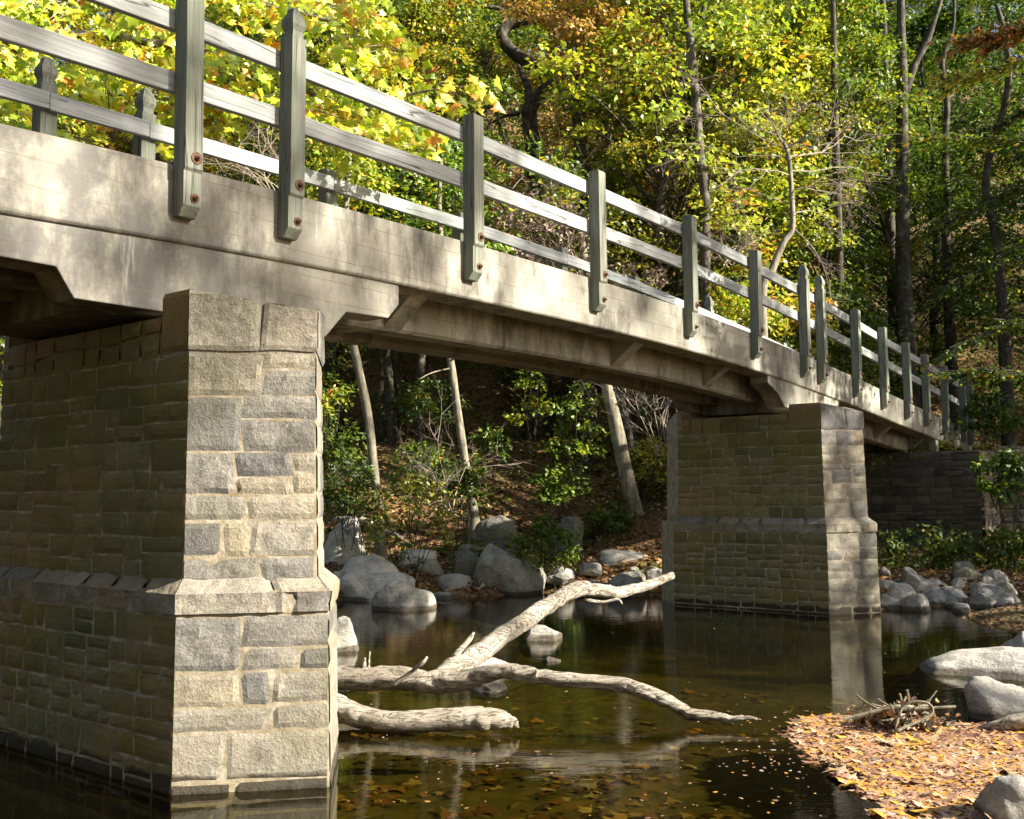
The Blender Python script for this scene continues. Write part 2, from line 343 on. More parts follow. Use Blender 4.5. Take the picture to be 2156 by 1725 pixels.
LF_DRY = m_leaf('dry_seed_leaves', [(0, (.14, .10, .06)), (.5, (.32, .23, .17)), (1, (.50, .36, .30))], trans=.3)
LF_LIT = m_leaf('fallen_leaves', [(0, (.05, .025, .012)), (.3, (.16, .07, .025)), (.55, (.33, .15, .045)), (.75, (.45, .27, .09)), (.88, (.50, .40, .27)), (1, (.62, .30, .03))], trans=.15)
LF_MAT = m_leaf('floating_leaf_mat', [(0, (.12, .06, .04)), (.2, (.38, .20, .13)), (.38, (.48, .27, .14)), (.6, (.68, .50, .34)), (.70, (.64, .30, .07)), (.84, (.74, .42, .05)), (.92, (.36, .16, .09)), (1, (.74, .66, .58))], trans=.12, rough=.35, spec=.5)
LF_COVER = m_leaf('ground_cover_leaves', [(0, (.035, .065, .010)), (.6, (.12, .18, .018)), (1, (.24, .29, .03))], spec=.12)

# ------------------------------------------------------------------ terrain
def shore_y(x):
    y = 17.4 + .35*math.sin(x*.9+1) + .2*math.sin(x*2.3)
    y -= 2.35*sstep(2.8, 5.8, x) ; y += .8*sstep(9, 16, x)
    y += .6*sstep(-4, -12, x)
    return y
def height(x, y):
    sy = shore_y(x); d = y-sy
    if d > 0: d -= 4.2*sstep(4.2, 7.5, x)*sstep(.5, 5.5, d)*(1-sstep(9.5, 14, d)*.5)
    n = noise.noise(Vector((x*.35, y*.35, 0)))*.3 + noise.noise(Vector((x*1.1, y*1.1, 3)))*.12
    if d < 0: h = max(-.75, d*.28) + n*.12*min(1, -d)
    elif d < 3: h = .08 + .21*d + n*.45*min(1, d)
    elif d < 9: h = .71 + (d-3)*.42 + n*.7
    else:
        left = 1-.42*sstep(-4, -22, x*22/max(y, 22.0))
        h = 3.23 + min(d-9, 62)*.62*left + n*1.6
        h -= .4*math.exp(-((d-10)/1.2)**2)
    # right bank, a cobble bar running towards the camera
    e = x - (4.9 + .55*math.sin(y*.8)+1.9*sstep(9, 12.5, y))
    if y < sy+2 and e > 0: h = max(h, .05+min(1.6, .22*e) + n*.3*min(1, e)) if y < 14 else h
    if y < sy and e > -2 and e <= 0: h = max(h, e*.3)
    # near bank behind the camera, and shallow bar in front of it
    k = (1.2-y) - .12*abs(x)
    if k > 0: h = max(h, min(1.6, k*.4)-.25)
    # left bank far away upstream of the left abutment
    if x < -14: h = max(h, min(3, (-14-x)*.3)-.3) if y < 9 else h
    if y < 9 and -14 < x < 6: h = max(h, -.34+.1*n)
    return h
xs = np.concatenate([np.linspace(-75, -14, 42, endpoint=False), np.linspace(-14, 14, 150, endpoint=False), np.linspace(14, 85, 46)])
ys = np.concatenate([np.linspace(-30, 2, 22, endpoint=False), np.linspace(2, 30, 150, endpoint=False), np.linspace(30, 130, 60)])
V = []; nx = len(xs); ny = len(ys)
for y in ys:
    for x in xs: V.append((x, y, height(x, y)))
ii, jj = np.meshgrid(np.arange(nx-1), np.arange(ny-1)); b0 = (jj*nx+ii).ravel()
F = np.stack([b0, b0+1, b0+nx+1, b0+nx], 1)
V = np.array(V); fz = V[F].mean(1)
mi = (fz[:, 2] < -.02).astype(int)
GROUND = m_ground()
terrain = mesh_np('ground', V, F, [GROUND, m_bed()], mi=mi, smooth=True); tag(terrain, kind='structure')
wm = MB(); wm.add([(-75, -20, 0), (60, -20, 0), (60, 24, 0), (-75, 24, 0)], [(0, 1, 2, 3)])
water = wm.build('water', m_water()); tag(water, kind='structure')
def ground_pt(x, y): return Vector((x, y, height(x, y)))
def drop(px, py, Y0=12, Y1=90):
    """first point of the terrain seen along a ray"""
    d = ray(px, py); Y = Y0
    while Y < Y1:
        p = Vector((0, 0, EYE))+d*(Y/d.y)
        if p.z <= height(p.x, p.y): return p
        Y += .1
    return p

# ------------------------------------------------------------------ bridge
ZT = [(-14, 2.9), (-4, 3.70), (0, 3.87), (2.66, 3.97), (3.77, 4.035), (5.34, 4.09), (7.19, 4.12), (9.4, 4.14), (11.6, 4.12), (13.6, 4.055), (15.0, 3.985), (18, 3.805), (20.5, 3.62), (23.5, 3.42), (27, 3.18)]
_zs = [p[0] for p in ZT]; _zv = [p[1] for p in ZT]
def ztop(s):
    k = np.array([-.6, -.3, 0, .3, .6]); return float(np.interp(s+k, _zs, _zv).mean())
S0, S1 = -14.0, 26.6
FN, FF = .07, 1.95                                     # near and far faces of the deck
BR = empty('concrete_footbridge', brt(0, 0, 0), math.pi/2-BETA)
tag(BR, 'arched concrete footbridge crossing the creek on two stone piers', 'footbridge')
def strip(prof, s0, s1, step=.5, mb=None, a=.5):
    """(t,z) profile relative to the top of the fascia swept along the camber"""
    mb = mb or MB(); n = max(1, int(round((s1-s0)/step))); m = len(prof); n0 = len(mb.v)
    for i in range(n+1):
        s = s0+(s1-s0)*i/n; z = ztop(s)
        for t, dz in prof: mb.v.append((s, t, z+dz))
    for i in range(n):
        for k in range(m):
            p = n0+i*m; mb.f.append((p+k, p+(k+1) % m, p+m+(k+1) % m, p+m+k)); mb.a.append(a)
    mb.f.append(tuple(n0+k for k in range(m-1, -1, -1))); mb.f.append(tuple(n0+n*m+k for k in range(m))); mb.a += [a, a]
    return mb
near_edge = [(FN, 0), (FN, -.515), (FN+.02, -.535), (FN+.33, -.535), (FN+.33, -.02), (FN+.31, 0)]
strip(near_edge, S0, S1).build('edge_beam', CONC, BR, fix=True, bevel=.008)
far_edge = [(FF-.33, -.04), (FF-.33, -.60), (FF, -.60), (FF, -.04)]
strip(far_edge, S0, S1).build('edge_beam', CONC, BR, fix=True)
strip([(FN+.33, -.26), (FN+.33, -.44), (FF-.33, -.44), (FF-.33, -.26)], S0, S1).build('deck_slab', CONC, BR, fix=True)
g = MB()
for t0, t1 in ((.62, .90), (1.30, 1.56)):
    strip([(t0, -.44), (t0, -.80), (t0+.03, -.83), (t1-.03, -.83), (t1, -.80), (t1, -.44)], S0, S1, mb=g).build('girder', CONC, BR, fix=True)
    g = MB()
# bracket fins between edge beam and girder, with cross beams between the girders
br = []
for s in (1.4, 6.45, 10.4, 12.9, 17.6, 20.6, 23.0):
    z = ztop(s); m = MB()
    m.prism_x([(FN+.2, z-.535), (.62, z-.80), (.62, z-.43), (FN+.2, z-.43)], s, s+.22); m.build('bracket', CONC, BR, fix=True)
    m = MB(); m.box(s, s+.22, .90, 1.30, z-.76, z-.44); m.build('cross_beam', CONC, BR)
# haunches on the piers (near and far face)
PIERS = [dict(s=4.26, tip=-.93, c=-.37, cz=3.09, tf=2.05), dict(s=14.87, tip=-1.0, c=-.57, cz=3.07, tf=1.78)]
H1 = [(1.6, 3.60), (1.6, 3.19), (3.08, 3.19), (3.20, 3.01), (5.28, 3.02), (5.50, 3.25), (5.98, 3.265), (6.11, 3.40), (6.11, 3.60)]
H2 = [(14.03, 3.50), (14.03, 3.39), (14.42, 3.25), (14.66, 3.06), (16.25, 3.02), (16.5, 3.2), (17.0, 3.2), (17.12, 3.26), (17.12, 3.40)]
H0 = [(-6.2, 3.2), (-6.2, 3.0), (-5.8, 2.7), (-4, 2.7), (-3.6, 3.0), (-3.6, 3.3)]
for H in (H1, H2, H0):
    for t0, t1 in ((FN+.035, FN+.32), (FF-.32, FF-.03)):
        m = MB(); m.prism_y([(s, z if k not in (0, len(H)-1) else ztop(s)-.5) for k, (s, z) in enumerate(H)], t0, t1)
        m.build('haunch', CONC, BR, fix=True, bevel=.01)
    # bearing diaphragm between the haunches
    m = MB(); zc = max(H[4][1]-.02, 2.7)+.02; m.box(H[3][0]+.25 if H is not H0 else -5.6, H[4][0]-.25 if H is not H0 else -4.2, FN+.32, FF-.32, zc, ztop(H[3][0]+.5)-.5); m.build('diaphragm', CONC, BR)
m = MB(); m.box(23.35, 23.6, FN+.04, FF-.04, 2.62, 3.0); m.build('end_beam', CONC, BR)

# ------------------------------------------------------------------ railings
POSTS = [-6.6, -4.5, -2.4, -.35, 1.8, 3.93, 4.83, 7.0, 9.17, 11.38, 13.42, 15.32, 16.07, 17.8, 19.4, 20.95, 22.35, 23.9, 25.6, 26.35]
FIN = {5, 6, 11, 12, 18, 19, 0}
PW = .14
def post_mesh(kind):
    """origin at the fascia top on the face it is bolted to; front is -y"""
    m = MB()
    prof = [(0, -.37), (-.06, -.37), (-.12, -.30), (-.12, -.065), (-.14, -.045), (-.14, 1.20), (0, 1.20)]
    if kind == 'flat': prof = prof[:-2]+[(-.14, 1.185), (-.125, 1.20), (-.01, 1.20), (0, 1.19)]
    else: prof = prof[:-2]+[(-.14, 1.19), (0, 1.19)]
    m.prism_x(prof, -PW/2, PW/2)
    return m
def finial_mesh():
    m = MB(); c = -.07
    lv = [(1.19, .069), (1.20, .052), (1.24, .050), (1.285, .068), (1.33, .066), (1.385, .043), (1.395, .036), (1.41, .038), (1.435, .018), (1.437, .0)]
    vs = []
    for z, h in lv: vs += [(-h, c-h, z), (h, c-h, z), (h, c+h, z), (-h, c+h, z)]
    fs = [(0, 3, 2, 1)]
    for i in range(len(lv)-1):
        for k in range(4): fs.append((i*4+k, i*4+(k+1) % 4, i*4+4+(k+1) % 4, i*4+4+k))
    m.add(vs, fs); return m
def bolt_mesh(z, y0, r):
    m = MB(); vs = []; n = 20
    for (rr, yy) in ((r, 0), (r, -.006), (.018, -.006)):
        for k in range(n): vs.append((.018+rr*math.cos(2*math.pi*k/n), y0+yy, z+rr*math.sin(2*math.pi*k/n)))
    fs = [tuple(range(n))]
    for j in range(2): fs += [(j*n+k, j*n+(k+1) % n, j*n+n+(k+1) % n, j*n+n+k) for k in range(n)]
    fs.append(tuple(2*n+k for k in range(n))); m.add(vs, fs)
    for a, b_, hh in ((.018, .026, 6), (.009, .042, 10)):
        vs = []
        for yy in (y0-.005, y0-b_):
            for k in range(hh): vs.append((.018+a*math.cos(2*math.pi*k/hh+.2), yy, z+a*math.sin(2*math.pi*k/hh+.2)))
        m.add(vs, [tuple(range(hh, 2*hh))]+[(k, (k+1) % hh, hh+(k+1) % hh, hh+k) for k in range(hh)])
    return m
protos = {}
def make_post(kind, root, bolts=True):
    if kind in protos:
        src, kids = protos[kind]
        p = src.copy(); col.objects.link(p); p.parent = root
        for k in kids:
            c = k.copy(); col.objects.link(c); c.parent = p
        return p
    p = post_mesh('flat' if kind.startswith('flat') else 'fin').build('post', WOODV, root, bevel=.005, fix=True); kids = []
    if 'fin' in kind: kids.append(finial_mesh().build('finial', WOODV, p, fix=True, bevel=.002))
    if not kind.endswith('far'):
        kids.append(bolt_mesh(.03, -.14, .043).build('bolt', RUST, p, fix=True)); kids.append(bolt_mesh(-.245, -.12, .034).build('bolt', RUST, p, fix=True))
    protos[kind] = (p, kids); return p
rng = random.Random(5)
for side in ('near', 'far'):
    root = empty('timber_railing', brt(0, 0, 0), math.pi/2-BETA)
    tag(root, 'weathered timber railing along the near face of the bridge, its posts fixed with rusty bolts' if side == 'near'
        else 'sunlit timber railing on the far side of the deck, mostly hidden behind the near one', 'railing', 'timber railings of the footbridge')
    yb = FN if side == 'near' else FF+PW
    dz = 0 if side == 'near' else -.10
    for i, s in enumerate(POSTS):
        p = make_post(('fin' if i in FIN else 'flat')+('far' if side == 'far' else ''), root)
        p.location = (s + (.0 if side == 'near' else .02), yb, ztop(s)+dz); p.rotation_euler = (rng.uniform(-.006, .006), rng.uniform(-.009, .009), rng.uniform(-.02, .02))
    y0, y1 = (FN+.002, FN+.055) if side == 'near' else (FF-.055, FF-.002)
    for i in range(len(POSTS)-1):
        a, b_ = POSTS[i], POSTS[i+1]
        for hz in (1.10, .655):
            m = MB(); za, zb = ztop(a)+hz+dz+rng.uniform(-.008, .008), ztop(b_)+hz+dz+rng.uniform(-.008, .008)
            e = .0015; n = 3
            for q in range(1):
                vs = [(a+e, y0, za-.145), (a+e, y1, za-.145), (a+e, y1, za), (a+e, y0, za), (b_-e, y0, zb-.145), (b_-e, y1, zb-.145), (b_-e, y1, zb), (b_-e, y0, zb)]
                m.add(vs, [(0, 3, 2, 1), (4, 5, 6, 7), (0, 1, 5, 4), (1, 2, 6, 5), (2, 3, 7, 6), (3, 0, 4, 7)], rng.random())
            m.build('rail', WOODH, root, bevel=.006)



# ------------------------------------------------------------------ masonry
def cells(x0, x1, z0, z1, rg, wmin, wmax, hmin, hmax, out):
    """broken coursing: a band is cut again and again into stones of unequal size"""
    w, h = x1-x0, z1-z0
    if h > hmax*rg.uniform(.7, 1.25) and h > 2*hmin and (h > w*.5 or w < wmax):
        c = z0+h*rg.uniform(.32, .68); cells(x0, x1, z0, c, rg, wmin, wmax, hmin, hmax, out); cells(x0, x1, c, z1, rg, wmin, wmax, hmin, hmax, out)
    elif w > wmax*rg.uniform(.6, 1.2) and w > 2*wmin:
        c = x0+w*rg.uniform(.28, .72); cells(x0, c, z0, z1, rg, wmin, wmax, hmin, hmax, out); cells(c, x1, z0, z1, rg, wmin, wmax, hmin, hmax, out)
    else: out.append((x0, x1, z0, z1))
def stone_face(mb, O, U, W, prof, rows, rg, sub=.035, deep=.03, wmin=.18, wmax=.6, gap=.007, rag=.035, warm=0, amp=1.0, top=None, hlo=.09, hhi=.24):
    """O origin (Vector, world), U horizontal unit, W width, prof(z)->outward offset, rows: list of (z0,z1)
       each stone is a rough grid patch whose rim drops back to the mortar plane"""
    Nn = Vector((U.y, -U.x, 0))
    for (b0_, b1_) in rows:
        out = []; x = 0.0
        while x < W-1e-6:
            w = rg.uniform(wmax*1.0, wmax*2.2); w = W-x if W-x-w < wmin*1.5 else w
            cells(x, x+w, b0_, b1_, rg, wmin, wmax, hlo, hhi, out); x += w
        for (x0, x1, a0, a1) in out:
            if x1 > W-1e-6: x1 = W
            if 1:
                tone = min(1, max(0, rg.gauss(.42+warm, .30))) if a0 > .45 or top is not None else rg.uniform(.33, .5); pr = rg.uniform(.2, 1)*deep*.5
                rr = rg.random() < .5; tilt = rg.uniform(-.5, .5)*deep; sk0, sk1 = rg.uniform(-rag, rag), rg.uniform(-rag, rag)
                nu = max(3, int((x1-x0)/sub)); nv = max(3, int((a1-a0)/sub)); n0 = len(mb.v)
                g = gap*rg.uniform(.5, 1.5)
                gl = 0 if x0 < 1e-6 else g; gr = 0 if x1 > W-1e-6 else g
                seed = rg.uniform(0, 99)
                for j in range(nv+1):
                    v = j/nv; z = a0+g+(a1-a0-2*g)*v
                    for i in range(nu+1):
                        u = i/nu
                        l = x0+gl+(sk0*(v-.5) if x0 > 1e-6 else 0); r_ = x1-gr+(sk1*(v-.5) if x1 < W-1e-6 else 0)
                        xx = l+(r_-l)*u
                        eu = min(u*(x1-x0), (1-u)*(x1-x0)) if (gl and gr) else (u*(x1-x0) if gl else (1-u)*(x1-x0) if gr else 1)
                        ev = min(v, 1-v)*(a1-a0)
                        rim = min(1, min(eu, ev)/.017); rim = rim*(2-rim)
                        nz = noise.noise(Vector((xx*7+seed, z*7, seed)))*.5+noise.noise(Vector((xx*19+seed, z*19, seed)))*.35
                        off = -.001+rim*(.006+pr*.6+tilt*.5*(u-.5)+nz*amp*(.022 if rr else .008))
                        if ev < 1e-6 or (eu < 1e-6): off = -.003
                        zz = z if top is None else min(z, top(xx))
                        jz = noise.noise(Vector((xx*4, z*2+seed, 5)))*.012*(1-abs(2*v-1)*0)
                        P = O+U*xx+Nn*(prof(z)+off)+Vector((0, 0, zz+(jz if 0 < v < 1 or True else 0)))
                        mb.v.append(tuple(P))
                for j in range(nv):
                    for i in range(nu):
                        p = n0+j*(nu+1)+i; mb.f.append((p, p+1, p+nu+2, p+nu+1)); mb.a.append(tone)
def make_rows(z0, z1, rg, lo=.16, hi=.36):
    r = []; z = z0
    while z < z1-1e-6:
        h = rg.uniform(lo, hi)*1.5
        if z1-z-h < lo*.8: h = z1-z
        r.append((z, z+h)); z += h
    return r
def pier(pd, label, seed, ledge=1.22, fine=.035):
    rg = random.Random(seed); s = pd['s']; hw = .55; cz = pd['cz']
    def plan(o, c=pd['c'], tip=pd['tip'], tfar=pd['tf']):
        # hexagon with pointed noses, o = outward offset, corner order counter-clockwise seen from above in (s,t)
        return [(s-hw-o, c-o*.6), (s, tip-o*1.35), (s+hw+o, c-o*.6), (s+hw+o, tfar+o*.6), (s, tfar+.5+o*1.35), (s-hw-o, tfar+o*.6)]
    root = empty('stone_pier', brt(s, .9, -.6)); tag(root, label, 'bridge pier', 'stone piers of the footbridge')
    inv = Vector(root.location)
    batter = lambda z, top: (top-z)*.018
    def core(z0, z1, o0, o1, name, tops=None, mat_=MORT):
        m = MB(); A = plan(o0); B = plan(o1)
        vs = [brt(a, b, z0)-inv for a, b in A]+[brt(a, b, z1 if tops is None else tops[i])-inv for i, (a, b) in enumerate(B)]
        m.add(vs, [tuple(range(6)), tuple(range(11, 5, -1))]+[(i, i+6, (i+1) % 6+6, (i+1) % 6) for i in range(6)])
        return m.build(name, mat_, root, fix=True)
    LZ = ledge
    capb = cz-.40
    tops = [cz, cz-.13, cz, cz, cz-.13, cz]
    core(-.7, LZ-.16, .0965+(LZ+.52)*.018, .0965, 'plinth')
    core(LZ-.20, capb+.01, -.0045+(capb-LZ+.2)*.018, -.0045, 'shaft')
    # visible faces: nose left (0->1), nose right (1->2), wall (5->0)
    def faces(m, o, z0, z1, rows, which, sub, top=None, **kw):
        A = plan(o)
        for (i, j) in which:
            a = brt(*A[i], 0)-inv; b = brt(*A[j], 0)-inv; U = (b-a); W = U.length; U.normalize()
            # rows share coursing; wall uses its own rows
            rr = rows; kk = {k: v for k, v in kw.items() if k != 'wrows'}
            if (i, j) == (1, 2): kk.update(deep=.002, amp=.35)
            stone_face(m, a, U, W, lambda z: batter(z, z1), rr, rg, sub=sub, top=top, **kk)
    rows = make_rows(LZ+.0, capb, rg, .17, .38); wr = make_rows(LZ, capb+.26, rg, .13, .27)
    m = MB(); faces(m, .0, LZ, capb, rows, ((0, 1), (1, 2)), fine, wmin=.2, wmax=.5, hlo=.13, hhi=.30, deep=.006); m.build('nose_stonework', STONE, root)
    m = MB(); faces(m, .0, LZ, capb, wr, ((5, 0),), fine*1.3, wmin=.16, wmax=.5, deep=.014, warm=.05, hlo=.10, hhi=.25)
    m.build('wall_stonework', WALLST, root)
    rows = make_rows(-.25, LZ-.18, rg, .12, .34); wr = make_rows(-.25, LZ-.18, rg, .12, .24)
    m = MB(); faces(m, .10, 0, LZ-.18, rows, ((0, 1), (1, 2)), fine, wmin=.22, wmax=.6, hlo=.13, hhi=.32, deep=.006); m.build('nose_stonework', STONE, root)
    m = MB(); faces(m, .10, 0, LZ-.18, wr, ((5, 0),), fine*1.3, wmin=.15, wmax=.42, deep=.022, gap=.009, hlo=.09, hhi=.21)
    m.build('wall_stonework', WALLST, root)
    # water table: a sloped course between plinth and shaft
    m = MB()
    def course(m, za, zb, oa, ob, which, wn, wx):
        A, B = plan(oa), plan(ob)
        for (i, j) in which:
            a0, a1 = brt(*A[i], za)-inv, brt(*A[j], za)-inv; b0_, b1_ = brt(*B[i], zb)-inv, brt(*B[j], zb)-inv
            W = (a1-a0).length; x = 0
            while x < W-1e-6:
                w = rg.uniform(wn, wx); w = W-x if W-x-w < wn*.7 else w
                u0, u1 = x/W+(.006 if x > 0 else 0), (x+w)/W-(.006 if x+w < W-1e-6 else 0); x += w; n0 = len(m.v); nu = max(4, int(w/.04)); nv = max(3, int(abs(zb-za)/.03)+2); sd = rg.uniform(0, 99); tn = min(1, max(0, rg.gauss(.45, .2)))
                Nn = (a1-a0).cross(Vector((0, 0, 1))).normalized()
                for q in range(nv+1):
                    v = q/nv
                    for p in range(nu+1):
                        u = u0+(u1-u0)*p/nu; P = (a0.lerp(a1, u)).lerp(b0_.lerp(b1_, u), v)
                        e = min(p, nu-p); rim = 0 if (e == 0 and 0 < u < 1 and not (u < .01 or u > .99)) else 1
                        P = P+Nn*(noise.noise(P*9+Vector((sd, 0, 0)))*.014+noise.noise(P*26)*.007-(0 if rim else .02)); m.v.append(tuple(P))
                for q in range(nv):
                    for p in range(nu):
                        k = n0+q*(nu+1)+p; m.f.append((k, k+1, k+nu+2, k+nu+1)); m.a.append(tn)
    vis = ((0, 1), (1, 2), (5, 0))
    course(m, LZ-.16, LZ-.04, .115, .115, vis, .3, .75); course(m, LZ-.04, LZ+.06, .115, .01, vis, .3, .75)
    m.build('water_table', STONE, root)
    core(LZ-.17, LZ-.03, .10, .10, 'ledge_bed')
    # cap stones with the top falling to the tip
    A = plan(.012)
    for (i, j) in ((0, 1), (1, 2)):
        m = MB(); a = brt(*A[i], 0)-inv; b = brt(*A[j], 0)-inv; U = b-a; W = U.length; U.normalize(); ta, tb = tops[i], tops[j]
        stone_face(m, a, U, W, lambda z: 0, [(capb, cz)], rg, sub=.03, top=lambda x: ta+(tb-ta)*x/W-.004, deep=.004, wmin=.25, wmax=.5, amp=.8, hlo=.4, hhi=.9)
        m.build('cap_stone', CAP, root)
    m = MB(); a = brt(s-hw-.004, -.09, 0)-inv; b = brt(*A[0], 0)-inv; U = b-a; W = U.length; U.normalize()
    stone_face(m, a, U, W, lambda z: 0, [(capb, cz)], rg, sub=.03, deep=.012, wmin=.6, wmax=.9, hlo=.4, hhi=.9); m.build('cap_stone', WALLST, root)  # side return in the darker wall stone, its shade painted in
    # core of the nose caps: near block, far block
    for nose in (0, 1):
        m = MB()
        if nose == 0: poly = [(s-hw, -.09), (s-hw, pd['c']), (s, pd['tip']), (s+hw, pd['c']), (s+hw, -.09)]; zz = [cz, cz, cz-.13, cz, cz]
        else: poly = [(s+hw, pd['tf']-.07), (s+hw, pd['tf']), (s, pd['tf']+.5), (s-hw, pd['tf']), (s-hw, pd['tf']-.07)]; zz = [cz, cz, cz-.13, cz, cz]
        n = 5; vs = [brt(a, b, capb-.02)-inv for a, b in poly]+[brt(a, b, z)-inv for (a, b), z in zip(poly, zz)]
        m.add(vs, [tuple(range(n)), tuple(range(2*n-1, n-1, -1))]+[(i, (i+1) % n, n+(i+1) % n, n+i) for i in range(n)]); m.build('nose_core', CAP, root, fix=True)
    m = MB(); zb = capb+.26
    vs = [brt(a, b, z)-inv for z in (capb-.01, zb) for a, b in ((s-hw+.03, -.08), (s+hw-.03, -.08), (s+hw-.03, pd['tf']-.08), (s-hw+.03, pd['tf']-.08))]
    m.add(vs, [(0, 1, 2, 3), (7, 6, 5, 4), (0, 1, 5, 4), (1, 2, 6, 5), (2, 3, 7, 6), (3, 0, 4, 7)]); m.build('bearing_seat', MORT, root, fix=True)
    return root
pier(PIERS[0], 'nearest stone pier with a sunlit nose, standing in dark water at the left', 11)
pier(PIERS[1], 'farther stone pier rising from the creek beyond the forked log', 23, ledge=1.33, fine=.05)

# far abutment with rubble wing wall
ab = empty('stone_abutment', brt(24, 1, 0)); tag(ab, 'shaded rubble stone abutment and wing wall carrying the far end of the bridge', 'abutment')
ai = Vector(ab.location); rg = random.Random(3)
m = MB(); vs = [brt(a, b, z)-ai for z in (-.3, 2.6) for a, b in ((22.6, -.9), (28, -.9), (28, 3.0), (22.6, 3.0))]
m.add(vs, [(0, 1, 2, 3), (7, 6, 5, 4), (0, 1, 5, 4), (1, 2, 6, 5), (2, 3, 7, 6), (3, 0, 4, 7)]); m.build('wall_core', MORT, ab, fix=True)
m = MB()
for (a, b) in (((22.55, 3.0), (22.55, -.95)), ((22.55, -.95), (28, -.95))):
    p = brt(*a, 0)-ai; q = brt(*b, 0)-ai; U = q-p; W = U.length; U.normalize()
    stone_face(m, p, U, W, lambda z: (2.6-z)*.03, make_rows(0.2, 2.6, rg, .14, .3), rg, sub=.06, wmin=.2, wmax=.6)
m.build('face_stonework', ABUT, ab)  # deep shade at the bridge end is put into this stone's colour
m = MB(); p = brt(24.2, -.95, 0)-ai; q = brt(27.5, -4.6, 0)-ai; U = q-p; W = U.length; U.normalize()
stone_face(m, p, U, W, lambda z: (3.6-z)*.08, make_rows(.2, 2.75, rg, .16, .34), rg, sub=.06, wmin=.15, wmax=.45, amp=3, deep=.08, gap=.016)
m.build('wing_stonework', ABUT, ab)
m = MB(); vs = [brt(a, b, z)-ai for z in (-.3, 2.7) for a, b in ((24.3, -.97), (27.5, -4.55), (28.5, -4.2), (28.4, -.97))]
m.add(vs, [(0, 1, 2, 3), (7, 6, 5, 4), (0, 1, 5, 4), (1, 2, 6, 5), (2, 3, 7, 6), (3, 0, 4, 7)]); m.build('wing_core', MORT, ab, fix=True)

# ------------------------------------------------------------------ rocks
def rock(px, py, w, h, mat_, label, seed, Y=None, shape='round', z=None, lean=0, dep=.8, cuts=5, group=None, sink=.25):
    """px,py: middle of its foot in the photograph; w,h its size there"""
    base = onz(px, py, 0) if Y is None else at(px, py, Y)
    if px > 1900 and py > 1300: h *= .88
    if px < 1400 and px > 760: h *= .86; w *= 1.06
    sc = base.y/FPX; W, Hh = w*sc, h*sc; rg = random.Random(seed)
    bm = bmesh.new(); bmesh.ops.create_icosphere(bm, subdivisions=5, radius=1)
    planes = []
    for k in range(cuts):
        n = Vector((rg.gauss(0, 1), rg.gauss(0, 1), rg.gauss(.4, .7))).normalized(); planes.append((n, rg.uniform(.68, .95)))
    for v in bm.verts:
        c = v.co.copy(); c *= (abs(c.x)**2.7+abs(c.y)**2.7+abs(c.z)**2.7)**(-1/2.7)
        for n, d in planes:
            q = c.dot(n)
            if q > d: c -= n*(q-d)*(.9 if shape != 'round' else .62)
        k = 1+.16*noise.noise(c*1.3+Vector((seed, 0, 0)))+.05*noise.noise(c*4+Vector((seed, 0, 0)))+.02*noise.noise(c*11)
        c *= k
        c.x += lean*c.z
        v.co = c
    lo = Vector((min(v.co.x for v in bm.verts), 0, 0)); hi = max(v.co.x for v in bm.verts); zt = max(v.co.z for v in bm.verts)
    for v in bm.verts:
        v.co.x = ((v.co.x-lo.x)/(hi-lo.x)-.5)*W
        v.co.y *= W*dep*.5
        v.co.z = v.co.z/zt*Hh*(1 if v.co.z > 0 else .8)
        v.co.z = v.co.z*(1+sink)/1.0 - Hh*sink
    me = bpy.data.meshes.new('boulder'); bm.to_mesh(me); bm.free(); me.materials.append(mat_)
    me.polygons.foreach_set('use_smooth', np.ones(len(me.polygons), bool))
    o = bpy.data.objects.new('boulder', me); col.objects.link(o)
    o.location = base + Vector((0, W*dep*.42, 0)); o.rotation_euler = (0, 0, rg.uniform(-.12, .12)+math.atan2(-base.x, base.y))
    tag(o, label, 'boulder', group or 'boulders along the creek'); return o
